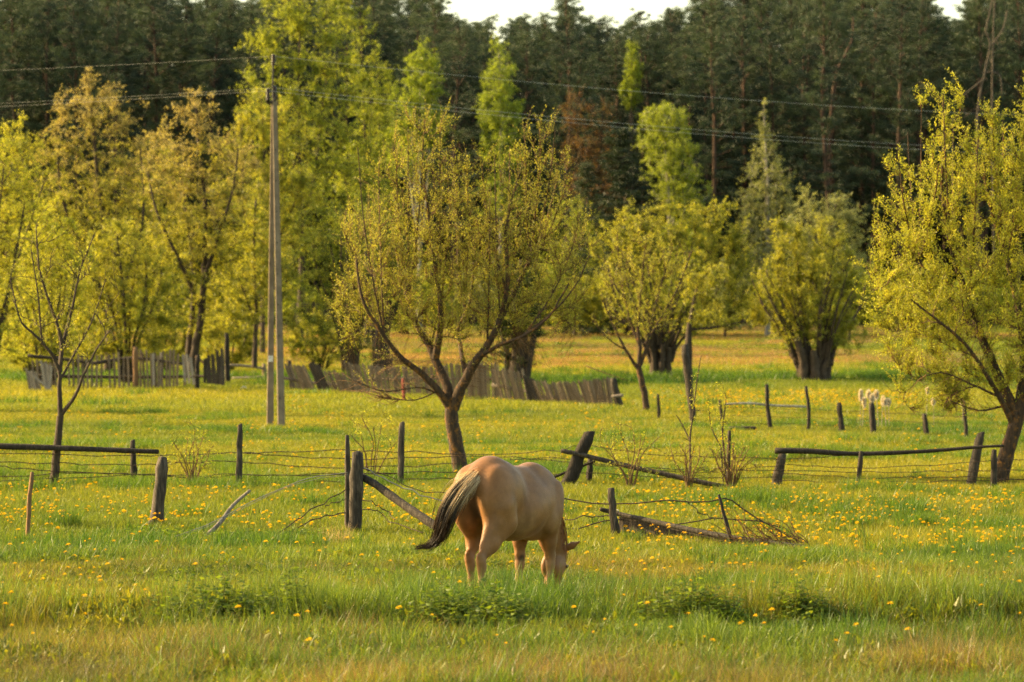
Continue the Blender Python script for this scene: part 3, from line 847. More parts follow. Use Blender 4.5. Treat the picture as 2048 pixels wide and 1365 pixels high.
shrub('dense brown shrub at the end of the fallen rail', 66.5, 1462, 978, 14, 50, 105, [(1462, 910, 45, 40), (1440, 940, 35, 30), (1495, 935, 40, 30)], 260, 93, n3=260)
shrub('knotty shrub left of the dense brown shrub', 66.5, 1378, 972, 7, 35, 100, [(1370, 920, 40, 35), (1400, 935, 30, 30)], 120, 94)
make_tree('sapling', 'single straight sapling stem behind the fallen rail', 'sapling', 67, 1380,
    [([(1378, 972, 0), (1381, 920, 0), (1380, 880, 0), (1386, 830, 0), (1392, 780, 0), (1402, 712, 0)], 3.2, .8), ([(1381, 885, 0), (1365, 850, .1), (1352, 830, .1)], 1.6, 0.7)],
    [(1390, 800, 18, 60), (1365, 860, 15, 25)], n2=8, n3=30, nleaf=90, leaf=(0.045, 0.36), cols=WILLOW2, seed=95, twig_r=0.004, holes=0)
make_tree('sapling', 'light leafy sapling rising above the dense brown shrub', 'sapling', 68, 1445,
    [([(1455, 970, 0), (1448, 900, 0), (1445, 860, 0), (1452, 800, 0)], 3, 1), ([(1448, 905, 0), (1425, 860, .1), (1418, 820, .1)], 1.6, 0.7)],
    [(1445, 840, 30, 50), (1440, 790, 20, 30)], n2=10, n3=70, nleaf=420, leaf=(0.045, 0.36), cols=WILLOW2, seed=96, twig_r=0.004, holes=0)
shrub('faint yellow-green sprouts behind the double fence post', 70, 745, 965, 6, 50, 140, [(745, 850, 55, 40), (770, 880, 40, 40)], 300, 97, n3=90, tw=0.003)

# --- far deciduous trees in front of the forest
def far_tree(label, Y, px, lobes, nleaf, seed, cols, name='leafy_tree', top=None, leaf=0.22, bark='bark', n3=900, holes=0.3, tipcol=None, tw=6, group='leafy trees along the forest edge'):
    b = on_ground(px, Y)
    by = HOR + (EYE - b.z) * F / Y
    ty = top if top is not None else min(l[1] for l in lobes)
    h = by - ty
    rr = np.random.default_rng(seed)
    pts = [(px, by + 3, 0), (px + rr.uniform(-4, 4), by - h * 0.3, 0), (px + rr.uniform(-8, 8), by - h * 0.6, 0), (lobes[0][0], ty, 0)]
    L = [(pts, tw, 1.0)]
    for l in lobes[1:5]:
        f = rr.uniform(0.2, 0.55)
        L.append(([(px, by - h * f, 0), ((px + l[0]) / 2, by - h * f - 0.35 * (by - h * f - l[1]), 0), (l[0], l[1], rr.uniform(-1, 1))], tw * 0.5, 1.0))
    make_tree(name, label, 'tree', Y, px, L, lobes, n2=70, n3=n3, nleaf=nleaf, leaf=(leaf, 0.42), cols=cols, seed=seed, bark=bark, holes=holes, twig_r=0.016, r2=0.025,
              tipcol=tipcol, group=group)
far_tree('tallest yellow-green tree, directly behind the concrete poles', 225, 600, [(600, 60, 75, 90), (540, 110, 65, 80), (660, 90, 70, 100), (510, 170, 55, 45), (590, 210, 90, 100), (690, 220, 80, 100), (530, 260, 70, 60), (620, 340, 110, 90), (720, 330, 70, 70), (560, 420, 90, 80), (670, 450, 100, 90), (640, -10, 60, 40), (570, 20, 60, 50)], 26000, 101, FARGREEN, n3=2200, tw=9, leaf=0.2)
far_tree('tall yellow-green tree close beside the tallest one on its right', 232, 735, [(720, 60, 40, 50), (740, 160, 55, 80), (760, 250, 45, 80), (720, 330, 60, 80), (750, 420, 60, 70), (680, 20, 40, 40)], 10000, 103, FARGREEN, n3=1000, leaf=0.2)
far_tree('fresh green rounded tree in front of the tallest tree, at the pole top', 205, 525, [(525, 235, 60, 55), (480, 300, 55, 60), (570, 290, 60, 70), (530, 380, 85, 70), (600, 380, 50, 60), (540, 470, 90, 70)], 14000, 105, LUSH, n3=1200, leaf=0.18)
far_tree('pale green birch left of the tall slim birch, half hidden by a pine', 285, 838, [(842, 112, 36, 36), (848, 160, 50, 55), (820, 220, 54, 60), (812, 290, 50, 70), (862, 250, 46, 60)], 9000, 107, BIRCH, bark='birch_bark', n3=700, leaf=0.24, holes=0.2)
far_tree('tall slim light green birch against the dark pines', 282, 1000, [(998, 105, 24, 34), (1000, 155, 42, 50), (1002, 225, 54, 65), (1005, 300, 52, 70), (1000, 390, 50, 60)], 11000, 109, BIRCH, bark='birch_bark', n3=800, leaf=0.22, holes=0.18)
far_tree('small light birch high among the pines near the sky gap', 300, 1264, [(1264, 100, 14, 26), (1266, 140, 20, 35), (1262, 185, 24, 35)], 3200, 111, BIRCH, bark='dead_bark', n3=350, leaf=0.2, holes=0.15, tw=3)
far_tree('drooping bright green birch right of the rust-brown spruces', 262, 1345, [(1325, 235, 58, 34), (1330, 285, 66, 58), (1348, 350, 64, 65), (1368, 420, 58, 65), (1375, 490, 60, 60)], 15000, 113, ((0.15, 0.19, 0.02), (0.24, 0.28, 0.03)), bark='birch_bark', n3=1100, leaf=0.2, holes=0.17)
far_tree('pointed silvery grey-green poplar with a white trunk', 255, 1535, [(1528, 230, 16, 35), (1530, 290, 35, 45), (1535, 350, 55, 50), (1530, 420, 68, 60), (1540, 490, 75, 60), (1535, 560, 70, 50)], 11000, 115, GREY, bark='birch_bark', n3=1000, leaf=0.2, holes=0.2)
far_tree('grey-green blossoming apple tree behind the lone pollard', 215, 1650, [(1610, 400, 28, 35), (1670, 410, 40, 30), (1640, 450, 70, 50), (1700, 450, 45, 50), (1610, 490, 50, 50), (1680, 520, 70, 50)], 10000, 117, ((0.17, 0.19, 0.075), (0.27, 0.28, 0.13)), bark='bark', n3=900, leaf=0.15, holes=0.2)
far_tree('rusty brown-leaved tree among the dark pines right of the middle willow', 270, 1190, [(1205, 230, 30, 40), (1150, 230, 35, 60), (1200, 300, 45, 60), (1160, 310, 45, 60), (1190, 390, 55, 60)], 6500, 119, ((0.05, 0.05, 0.018), (0.095, 0.058, 0.025), (0.14, 0.068, 0.034)), n3=800, leaf=0.2, holes=0.27)

far_tree('small leafy tree filling the gap right of the middle willow', 258, 1150, [(1150, 450, 55, 60), (1110, 520, 55, 70), (1190, 530, 55, 70), (1150, 590, 75, 55), (1150, 640, 60, 30)], 9000, 69, FARGREEN, n3=800, leaf=0.17, holes=0.22, tw=4)
# low bushes closing the far edge of the field
for i, (px, Y, w, h, cl) in enumerate([(40, 240, 80, 110, LUSH), (170, 250, 90, 90, LUSH), (330, 240, 80, 100, FARGREEN), (440, 235, 75, 90, LUSH), (600, 245, 80, 80, FARGREEN), (720, 255, 75, 70, LUSH),
                                       (850, 250, 85, 120, FARGREEN), (960, 255, 80, 130, GREY), (1080, 250, 80, 120, FARGREEN), (1210, 250, 80, 110, LUSH), (1330, 245, 80, 110, FARGREEN), (1450, 250, 85, 120, GREY),
                                       (1560, 245, 80, 110, LUSH), (1700, 240, 85, 130, FARGREEN), (1830, 245, 85, 120, LUSH), (1960, 245, 90, 120, FARGREEN)]):
    place = ['below the left-edge willow', 'left of the copper-topped trees', 'between the two copper-topped trees', 'left of the poles', 'right behind the poles', 'right of the poles', 'left of the middle willow', 'behind the middle willow trunk',
             'behind the shaded old willow', 'left of the pollard willow', 'behind the pollard willow', 'below the silvery poplar', 'left of the lone pollard', 'right of the lone pollard', 'behind the rail-end willow', 'at the right edge'][i]
    far_tree('low bush on the far field edge ' + place, Y, px, [(px, 652 - h * 0.5, w * 0.75, h * 0.52), (px - w * 0.55, 655 - h * 0.35, w * 0.5, h * 0.38), (px + w * 0.55, 655 - h * 0.35, w * 0.5, h * 0.38)], 6000, 130 + i, cl,
             name='edge_bush', top=640 - h * 0.8, leaf=0.2, n3=330, holes=0.15, tw=3, group='bushes on the far field edge')

# ------------------------------------------------------------------ conifers
def conifer_meshes(seed, H, kind='pine'):
    rng = np.random.default_rng(seed)
    trunk = Geo()
    n = 12
    zs = np.linspace(-0.4, H * 0.985, n)
    bend = np.cumsum(rng.normal(size=(n, 2)) * 0.10, axis=0)
    P = np.stack([bend[:, 0], bend[:, 1], zs], -1)
    R = np.linspace(0.26 if kind == 'pine' else 0.2, 0.03, n)
    V, Q, _ = tubes(P[None], R[None], 7, False, 0.06, rng)
    trunk.add(V, Q)
    cb = (0.30 if kind == 'pine' else 0.06) * H
    centres, outs, sizes = [], [], []
    nb = 46 if kind == 'pine' else 95
    for i in range(nb):
        f = (i + rng.random()) / nb
        z = cb + (H - cb) * f
        if kind == 'pine':
            prof = (math.sin(min(1, f * 1.25 + 0.18) * math.pi * 0.62) ** 0.8) * (1 - f ** 3.2)
            Lb = 3.0 * prof * rng.uniform(0.45, 1.2) + 0.35
            el = lerp(-0.05, 0.9, f) + rng.uniform(-0.2, 0.25)
        else:
            Lb = 2.6 * (1 - f) ** 0.85 * rng.uniform(0.75, 1.1) + 0.12
            el = lerp(-0.35, 0.5, f) + rng.uniform(-0.1, 0.1)
        az = i * 2.399 + rng.uniform(-0.5, 0.5)
        d = np.array([math.cos(az) * math.cos(el), math.sin(az) * math.cos(el), math.sin(el)])
        s = np.array([np.interp(z, zs, P[:, 0]), np.interp(z, zs, P[:, 1]), z])
        t = np.linspace(0, 1, 5)[:, None]
        path = s + d * Lb * t + np.array([0, 0, 1.0]) * (0.18 if kind == 'pine' else -0.10) * Lb * t * t + rng.normal(size=(5, 3)) * 0.04 * Lb * t
        V, Q, _ = tubes(path[None], np.linspace(0.05, 0.012, 5)[None], 3)
        trunk.add(V, Q)
        nc = max(3, int(Lb * (6.2 if kind == 'pine' else 5.0)))
        for c in range(nc):
            u = rng.uniform(0.3 if kind == 'pine' else 0.1, 1.05)
            q = s + (path[-1] - s) * u + rng.normal(size=3) * (0.30 if kind == 'pine' else 0.14) * np.array([1, 1, 0.42])
            centres.append(q); outs.append(d); sizes.append(rng.uniform(0.7, 1.2))
    if kind == 'pine':
        for i in range(12):      # dead snags below the crown
            z = cb * rng.uniform(0.45, 1.0)
            az = rng.uniform(0, 6.28)
            Lb = rng.uniform(0.4, 1.6)
            d = np.array([math.cos(az), math.sin(az), rng.uniform(-0.2, 0.2)])
            s = np.array([np.interp(z, zs, P[:, 0]), np.interp(z, zs, P[:, 1]), z])
            path = s + d * Lb * np.linspace(0, 1, 4)[:, None]
            V, Q, _ = tubes(path[None], np.linspace(0.03, 0.01, 4)[None], 3)
            trunk.add(V, Q)
    C = np.array(centres); D = np.array(outs); Sz = np.array(sizes)
    per = 58
    k = np.repeat(np.arange(len(C)), per)
    off = rand_dirs(rng, len(k)) * (rng.random((len(k), 1)) ** 0.5) * np.array([0.30, 0.30, 0.14]) * Sz[k][:, None]
    p = C[k] + off
    dr = unit(rand_dirs(rng, len(k)) * 0.8 + D[k] * 0.5 + off * 2.0 + np.array([0, 0, 0.35 if kind == 'pine' else -0.2]))
    Wd = unit(np.cross(dr, rand_dirs(rng, len(k))))
    L = rng.uniform(0.11, 0.24, len(k))
    w = rng.uniform(0.014, 0.028, len(k))
    V = np.stack([p + Wd * w[:, None], p - Wd * w[:, None], p + dr * L[:, None]], 1).reshape(-1, 3)
    T = np.arange(len(V)).reshape(-1, 3)
    if kind == 'pine':
        c0, c1 = np.array([0.018, 0.035, 0.019]), np.array([0.070, 0.096, 0.038])
    else:
        c0, c1 = np.array([0.020, 0.034, 0.013]), np.array([0.050, 0.066, 0.022])
    f = np.clip((noise3(C, 0.45, seed)[k] - 0.2) * 1.5 + rng.normal(size=len(k)) * 0.15, 0, 1)[:, None]
    col = lerp(c0, c1, f)
    cm = np_mesh('crown', V, None, T, 'needle', np.repeat(col, 3, 0), False)
    tm = trunk.mesh('trunk', 'pine_bark' if kind == 'pine' else 'bark')
    return tm, cm

PINES = [conifer_meshes(200 + i, 24.0, 'pine') for i in range(6)]
SPRUCES = [conifer_meshes(220 + i, 12.0, 'spruce') for i in range(2)]

def place_conifer(name, label, px, Y, top_py, meshes, H, rz, group, wide=1.0, cat='tree'):
    b = on_ground(px, Y)
    top = EYE - (top_py - HOR) * Y / F
    s = (top - b.z) / H
    r = thing(name, label, cat, b, group, rz)
    for nm, me in (('trunk', meshes[0]), ('crown', meshes[1])):
        c = obj(nm, me, r)
        c.scale = (s * wide, s * wide, s)
    return r

SKY = [(-200, -60), (0, -40), (150, -60), (300, -45), (395, 5), (430, -30), (475, 5), (560, -40), (760, -30), (850, -20), (900, 30), (960, 50), (1010, 40), (1060, 15), (1100, 45), (1135, -5), (1180, 40), (1215, 30), (1250, 65), (1275, 25), (1310, 50), (1345, 15), (1390, 0), (1440, -25), (1560, -45), (1700, -50), (1850, -30), (1890, 30), (1925, 55), (1950, -20), (2048, -40), (2250, -50)]
def skyline(px):
    return float(np.interp(px, [a for a, b in SKY], [b for a, b in SKY]))
rp = random.Random(5)
# pines that stand out one by one at the forest edge
named = [
    ('pine with a bare red trunk right of the silvery poplar', 1662, 292, -30, 1.0),
    ('pine with a reddish trunk between the bright birch and the silvery poplar', 1425, 296, -5, 1.0),
    ('pine whose trunk shows left of the rail-end willow top', 1795, 296, -20, 0.95),
    ('pine with a red trunk standing left of the tall slim birch', 915, 290, 45, 1.05),
    ('pine with its tip highest in the sky gap, behind the rusty tree', 1133, 294, -8, 1.0),
    ('narrow pine tip standing alone at the right end of the sky gap', 1275, 303, 22, 0.9),
    ('pine closing the left side of the wide sky gap', 862, 300, -15, 1.0),
    ('pine behind the dead bare tree at the right edge', 1965, 300, -18, 1.05),
    ('pine rising left of the small right-hand sky gap', 1835, 302, -20, 1.0),
]
for i, (lab, px, Y, ty, wd) in enumerate(named):
    place_conifer('pine_tree', lab, px, Y, ty, PINES[i % 6], 24.0, rp.uniform(0, 6.28), 'pines of the forest edge', wd)
FOREST_BACK = []
for row, (Y, step, drop) in enumerate([(304, 62, 14), (316, 58, 22), (330, 56, 4), (348, 54, 8), (368, 52, 12), (395, 50, 14), (425, 50, 16), (460, 50, 18)]):
    x = -170 + row * 17
    while x < 2230:
        px = x + rp.uniform(-16, 16)
        ty = skyline(px) + rp.uniform(0, 1) ** 1.5 * (120 if row < 2 else 30) + drop - 10
        Yt = Y + rp.uniform(-4, 4); k = rp.randrange(6); rz = rp.uniform(0, 6.28); wd = rp.uniform(0.8, 1.15)
        if row < 2:
            place_conifer('pine_tree', 'dark green pine in the dense forest wall behind the meadow', px, Yt, ty, PINES[k], 24.0, rz, 'pines massed in the forest wall', wd)
        else:
            FOREST_BACK.append((px, Yt, ty, k, rz, wd))
        x += step * rp.uniform(0.8, 1.2)
# shaded young spruces under the pines
for i in range(38):
    px = -120 + i * 61 + rp.uniform(-20, 20)
    place_conifer('young_spruce', 'dark young spruce in the shade under the forest pines', px, 308 + rp.uniform(-3, 16), rp.uniform(330, 470), SPRUCES[i % 2], 12.0, rp.uniform(0, 6.28), 'young spruces under the pines', rp.uniform(1.2, 1.7))
place_conifer('spruce_tree', 'broad dark green spruce below the rusty tree', 1258, 256, 258, SPRUCES[0], 12.0, 1.0, 'spruces in front of the forest', 1.55)
place_conifer('spruce_tree', 'dark spruce standing left of the broad one, half hidden by the middle willow', 1180, 262, 330, SPRUCES[1], 12.0, 2.0, 'spruces in front of the forest', 1.2)
# dead tree
make_tree('dead_tree', 'bare pale dead tree with twisted forks at the right edge of the forest', 'tree', 284, 1955,
    [([(1950, 650, 0), (1955, 400, 0), (1955, 230, 0), (1968, 150, 0), (1980, 90, 0), (1972, 60, 0), (1985, 0, 0), (1990, -40, 0)], 2.6, 1.2),
     ([(1992, 640, .5), (1985, 300, .5), (1986, 150, .5), (1988, 60, .5), (1992, -30, .5)], 2.4, 1.2),
     ([(1970, 145, 0), (1998, 150, 0), (2004, 190, 0)], 2, 1), ([(1985, 90, 0), (2005, 60, 0), (2015, 20, 0)], 2, 1), ([(1966, 160, 0), (1940, 180, 0), (1920, 195, 0)], 1.6, 0.8)],
    [(1985, 90, 35, 90), (1950, 200, 35, 60)], n2=26, n3=60, nleaf=0, seed=240, bark='dead_bark', twig_bark='dead_bark', twig_r=0.02, r2=0.03, holes=0)
make_tree('pine_snag', 'bent bare pine top catching the light above the red trunk', 'tree', 298, 1668,
    [([(1660, 650, 0), (1658, 400, 0), (1662, 230, 0), (1672, 150, 0), (1690, 110, 0), (1704, 80, 0), (1706, 35, 0)], 4.5, 1.6), ([(1664, 200, 0), (1672, 170, 0), (1670, 130, 0)], 2.5, 1)],
    [(1690, 100, 20, 30)], n2=8, n3=0, nleaf=0, seed=241, bark='pine_bark')

# ------------------------------------------------------------------ fences
rngW = np.random.default_rng(400)
def post_mesh(base, top, wb, wt, mat, origin, wob=0.15, chop=0.0, bury=0.25, sides=12, bow=0.0):
    b = np.array(base); t = np.array(top)
    d = unit(t - b)
    b2 = b - d * bury
    n = 9
    P = b2 + (t - b2) * np.linspace(0, 1, n)[:, None]
    P[:, 0] += bow * np.sin(np.linspace(0, 1, n) * math.pi)
    P[1:-1] += rngW.normal(size=(n - 2, 3)) * wt * 0.10
    R = np.linspace(wb, wt, n) * rngW.uniform(0.93, 1.07, n)
    R[-1] *= 0.82
    V, Q, T = tubes(P[None], R[None], sides, True, wob, rngW)
    if chop:        # slanted top
        k = sides
        ring = V[(n - 1) * k:n * k]
        ring += d * ((ring - P[-1])[:, :1] / max(wt, 1e-4)) * chop
        V[(n - 1) * k:n * k] = ring
    g = Geo(); g.add(V, Q, T)
    return g.mesh('post', mat, origin)

def px_post(parent, bx, by, tx, ty, wb, wt, mat='weathered_wood', name='post', chop=0.0, depth=None, lean=0.0, bow=0.0, bury=0.25, label=None):
    base = G(bx, by) if depth is None else on_ground(bx, depth)
    Y = base.y
    top = W(tx, ty, Y) + Vector((0, lean, 0))
    m = Y / F
    me = post_mesh(base, top, wb * m / 2, wt * m / 2, mat, parent.location if parent else base, chop=chop, bow=bow, bury=bury)
    o = obj(name, me, parent, (0, 0, 0) if parent else base)
    if label: o['label'] = label
    return o

def beam(parent, pts, w0, w1, mat, name='rail', Y=None, wob=0.08, sides=8, label=None, origin=None, n=None):
    """log along pixel points (px,py,Y)"""
    P = np.array([np.array(W(a, b, c)) for a, b, c in pts])
    n = n or max(10, 4 * len(pts))
    P = resample(P, n)
    m = P[:, 1] / F
    R = np.linspace(w0, w1, n) / 2 * m * rngW.uniform(0.94, 1.06, n)
    V, Q, T = tubes(P[None], R[None], sides, True, wob, rngW)
    # close the butt end
    k = sides
    c = len(V)
    V = np.concatenate([V, [P[0] - unit(P[1] - P[0]) * R[0] * 0.15]])
    T2 = np.array([((j + 1) % k, j, c) for j in range(k)])
    g = Geo(); g.add(V, Q, np.concatenate([T, T2]))
    og = parent.location if parent else (origin or Vector(P.mean(0)))
    o = obj(name, g.mesh(name, mat, og), parent, (0, 0, 0) if parent else og)
    if label: o['label'] = label
    return o

def wire(parent, pts, r=0.007, barbs=True, mat='rusty_wire', name='wire', n=None, sag=0.0, jit=0.012):
    P = np.array([np.array(W(a, b, c)) for a, b, c in pts])
    seglen = np.linalg.norm(np.diff(P, axis=0), axis=1).sum()
    n = n or int(max(12, seglen / 0.25))
    P = resample(P, n)
    P[1:-1] += rngW.normal(size=(n - 2, 3)) * jit
    if sag:
        P[:, 2] -= sag * np.sin(np.linspace(0, 1, n) * math.pi)
    V, Q, T = tubes(P[None], np.full((1, n), r), 4)
    g = Geo(); g.add(V, Q)
    if barbs:
        nb = int(seglen / 0.13)
        s = np.linspace(0, n - 1.001, nb)
        i = s.astype(int); f = (s - i)[:, None]
        c = P[i] * (1 - f) + P[i + 1] * f
        for sg in range(2):
            d = rand_dirs(rngW, nb) * 0.022
            e = rand_dirs(rngW, nb) * r * 1.1
            Vb = np.stack([c - d + e, c + d, c - d - e], 1).reshape(-1, 3)
            g.add(Vb, None, np.arange(len(Vb)).reshape(-1, 3))
    return obj(name, g.mesh(name, mat, parent.location), parent)

# back barbed-wire fence (three runs, broken where posts have fallen)
YF = 67.5
f1 = thing('barbed_wire_fence', 'barbed wire fence with thin grey posts left of the horse and a log rail', 'fence', G(480, 975))
px_post(f1, 267, 975, 265, 881, 13, 11, 'dark_wood', chop=0.02)
px_post(f1, 477, 976, 480, 849, 15, 11, chop=0.02)
px_post(f1, 800, 975, 804, 845, 14, 12, chop=0.02)
px_post(f1, -150, 975, -148, 885, 14, 12)
beam(f1, [(-160, 888, YF - .15), (0, 893, YF - .15), (130, 897, YF - .15), (240, 901, YF - .15), (317, 904, YF - .15)], 15, 10, 'dark_wood')
def wrow(par, pts, Y, r=0.0075, **k):
    return wire(par, [(a, b, Y) for a, b in pts], r, **k)
wrow(f1, [(-150, 908), (0, 906), (130, 910), (265, 911), (400, 908), (480, 906), (590, 904), (693, 900), (803, 904), (915, 908)], YF - 0.05)
wrow(f1, [(-150, 925), (0, 926), (130, 928), (265, 930), (370, 926), (480, 925), (600, 934), (693, 936), (803, 931), (915, 928)], YF - 0.04)
wrow(f1, [(-150, 936), (0, 935), (80, 941), (265, 948), (390, 951), (480, 949), (640, 950), (803, 946), (915, 945)], YF - 0.06)
wrow(f1, [(-150, 958), (0, 955), (120, 948), (265, 949), (480, 964), (640, 965), (803, 960), (930, 955)], YF - 0.03)
wrow(f1, [(-150, 964), (0, 962), (120, 957), (265, 950), (380, 956), (480, 951), (640, 949), (803, 947)], YF - 0.07)
wrow(f1, [(480, 906), (560, 912), (650, 918), (803, 917), (930, 913)], YF - 0.02)

f2 = thing('barbed_wire_fence', 'collapsing barbed wire fence with a leaning post and fallen rail beside the horse', 'fence', G(1160, 970))
px_post(f2, 1131, 974, 1179, 864, 25, 22, 'dark_wood', chop=0.05, label='thick leaning grey post')
px_post(f2, 1177, 972, 1181, 918, 13, 11, 'dark_wood')
beam(f2, [(1122, 902, YF - .4), (1160, 909, YF - .4), (1240, 929, YF - .45), (1340, 951, YF - .6), (1450, 975, YF - .8)], 9, 11, 'weathered_wood', label='grey rail fallen with one end in the grass')
beam(f2, [(1105, 956, YF - .2), (1150, 938, YF - .2), (1190, 923, YF - .25)], 6, 5, 'dark_wood', name='branch')
px_post(f2, 1456, 978, 1459, 862, 8, 7, 'dark_wood')
wrow(f2, [(915, 908), (1020, 907), (1120, 902), (1160, 892), (1230, 900), (1300, 910), (1420, 914), (1555, 919)], YF - 0.05, r=0.006)
wrow(f2, [(930, 913), (1060, 918), (1150, 925), (1300, 936), (1420, 940), (1555, 941)], YF - 0.04, r=0.006)
wrow(f2, [(1020, 920), (1120, 918), (1240, 935), (1390, 945), (1555, 933)], YF - 0.06, r=0.006)
wrow(f2, [(1100, 950), (1180, 946), (1280, 951), (1400, 958), (1556, 954)], YF - 0.03, r=0.006)

f3 = thing('barbed_wire_fence', 'barbed wire fence topped by a curved log rail, ending at the leafy willow', 'fence', G(1720, 975))
px_post(f3, 1552, 975, 1566, 908, 22, 17, 'weathered_wood', label='crooked grey post under the rail end')
px_post(f3, 1717, 978, 1723, 903, 10, 9, 'dark_wood')
px_post(f3, 1941, 974, 1962, 866, 20, 18, 'weathered_wood', chop=0.04, label='tall leaning weathered post')
px_post(f3, 1988, 975, 1989, 900, 13, 12, 'dark_wood', depth=67.2)
beam(f3, [(1550, 902, YF - .15), (1620, 903, YF - .15), (1700, 908, YF - .15), (1790, 906, YF - .15), (1880, 901, YF - .15), (1950, 895, YF - .2), (2008, 892, YF - .25)], 12, 5, 'dark_wood', label='curved bark-covered log rail')
for pts in ([(1555, 919), (1640, 915), (1700, 911), (1760, 910)], [(1555, 930), (1650, 934), (1720, 936), (1860, 930), (1990, 921), (2100, 915)], [(1555, 941), (1720, 945), (1860, 944), (1950, 941), (2100, 942)],
            [(1556, 947), (1650, 952), (1720, 957), (1850, 956), (1950, 954), (2120, 962)], [(1556, 962), (1720, 966), (1850, 964), (2120, 961)]):
    wrow(f3, pts, YF - rngW.uniform(0.02, 0.08), r=0.006)

# front fence remains
f4 = thing('fence_corner', 'broken fence corner of two old posts with a slanting brace, left of the horse', 'fence', G(706, 1066))
px_post(f4, 709, 1068, 714, 905, 27, 25, 'weathered_wood', label='thick rounded grey post')
px_post(f4, 696, 1066, 694, 871, 16, 9, 'weathered_wood', depth=G(706, 1066).y + 0.25, label='thin pointed post')
Yc = G(706, 1066).y
beam(f4, [(722, 953, Yc), (755, 972, Yc - .2), (800, 1005, Yc - .5), (840, 1032, Yc - .8), (885, 1062, Yc - 1.1)], 15, 19, 'weathered_wood', name='brace')
wire(f4, [(330, 1080, Yc - 1.5), (420, 1048, Yc - 1.2), (500, 1005, Yc - .8), (580, 970, Yc - .4), (640, 953, Yc - .2), (695, 946, Yc)], 0.006, False, 'grey_wire', jit=0.003)
wire(f4, [(335, 1081, Yc - 1.5), (424, 1050, Yc - 1.2), (503, 1008, Yc - .8), (582, 973, Yc - .4), (642, 957, Yc - .2), (695, 950, Yc)], 0.004, False, 'grey_wire', jit=0.004)
wire(f4, [(540, 1076, Yc - .9), (600, 1035, Yc - .6), (650, 1003, Yc - .3), (692, 979, Yc)], 0.008)
wire(f4, [(560, 1072, Yc - .9), (620, 1043, Yc - .5), (655, 1033, Yc - .3), (692, 1026, Yc)], 0.008)
wire(f4, [(650, 1012, Yc - .4), (670, 1005, Yc - .3), (692, 996, Yc)], 0.006)
wire(f4, [(722, 935, Yc), (775, 963, Yc - .1), (830, 985, Yc - .3), (900, 1006, Yc - .6)], 0.008, False, 'grey_wire')
wire(f4, [(722, 938, Yc), (760, 948, Yc), (840, 980, Yc - .2), (920, 990, Yc - .3)], 0.006)
wire(f4, [(722, 1000, Yc), (748, 1008, Yc - .1), (772, 1022, Yc - .3), (790, 1040, Yc - .6)], 0.007)
wire(f4, [(722, 1020, Yc), (750, 1020, Yc - .2), (780, 1045, Yc - .5), (845, 1066, Yc - .9)], 0.007)
tag(px_post(None, 312, 1054, 326, 915, 31, 20, 'weathered_wood', name='fence_post'), 'lone thick grey stump-like post below the log rail end', 'post')
tag(px_post(None, 57, 1083, 64, 945, 9, 8, 'orange_wood', bow=-0.02, name='stake'), 'thin reddish stake standing near the left edge', 'stake')
g0 = G(30, 1082)
tag(beam(None, [(-60, 1084, g0.y), (0, 1082, g0.y), (35, 1079, g0.y), (52, 1074, g0.y)], 7, 4, 'dark_wood', name='fallen_log'), 'short dark log lying in the grass at the left edge', 'log')
g0 = G(410, 1078)
tag(beam(None, [(404, 1082, g0.y), (440, 1045, g0.y + .2), (465, 1012, g0.y + .4), (500, 981, g0.y + .5)], 11, 6, 'pale_wood', name='broken_branch'), 'bare grey branch sticking slantwise out of the grass', 'branch')

f5 = thing('broken_fence', 'broken low fence of grey post, slipping rail and board right of the horse', 'fence', G(1228, 1074))
Yd = G(1228, 1074).y
p5 = px_post(f5, 1231, 1076, 1222, 977, 17, 15, 'weathered_wood')
beam(f5, [(1200, 1019, Yd - .1), (1240, 1029, Yd - .12), (1330, 1049, Yd - .7), (1430, 1070, Yd - 1.3), (1530, 1086, Yd - 1.9), (1610, 1096, Yd - 2.4)], 9, 13, 'weathered_wood')
# plank standing on edge
pa = [W(1238, 1034, Yd + .05), W(1500, 1084, Yd - 1.5)]
pb = [W(1238, 1064, Yd + .05), W(1500, 1112, Yd - 1.5)]
tk = Vector((0, 0.035, 0))
V = [pa[0], pa[1], pb[1], pb[0]]; V = V + [v + tk for v in V]
V = [v - f5.location for v in V]
obj('board', np_mesh('board', np.array(V), [(0, 3, 2, 1), (4, 5, 6, 7), (0, 1, 5, 4), (2, 3, 7, 6), (1, 2, 6, 5), (0, 4, 7, 3)], None, 'dark_wood', smooth=False), f5)
px_post(f5, 1466, 1096, 1437, 990, 9, 7, 'weathered_wood', label='thin leaning stake')
for k in range(3):     # wire wound round the post
    c = W(1228, 1022 + k * 3.5, Yd)
    a = np.linspace(0, 2 * math.pi, 14)
    P = np.stack([c.x + 0.065 * np.cos(a), c.y + 0.065 * np.sin(a), c.z + 0.01 * np.sin(a * 2)], -1)
    V, Q, T = tubes(P[None], np.full((1, 14), 0.007), 4)
    gg = Geo(); gg.add(V, Q); obj('wire_binding', gg.mesh('wire_binding', 'grey_wire', f5.location), p5)
wire(f5, [(1060, 985, Yd + .4), (1130, 998, Yd + .2), (1180, 1008, Yd + .1), (1228, 1008, Yd), (1320, 1006, Yd - .1), (1390, 1004, Yd - .2), (1440, 998, Yd - .2), (1465, 1003, Yd), (1500, 1028, Yd), (1560, 1062, Yd + .1)], 0.009)
wire(f5, [(1130, 1040, Yd + .2), (1180, 1034, Yd + .1), (1228, 1032, Yd)], 0.007)
wire(f5, [(1130, 1058, Yd + .2), (1180, 1052, Yd + .1), (1228, 1041, Yd), (1330, 1050, Yd), (1400, 1040, Yd - .1), (1480, 1038, Yd - .1), (1560, 1055, Yd)], 0.008)
wire(f5, [(1370, 1002, Yd - .2), (1400, 1025, Yd - .2), (1430, 1040, Yd - .2)], 0.006)
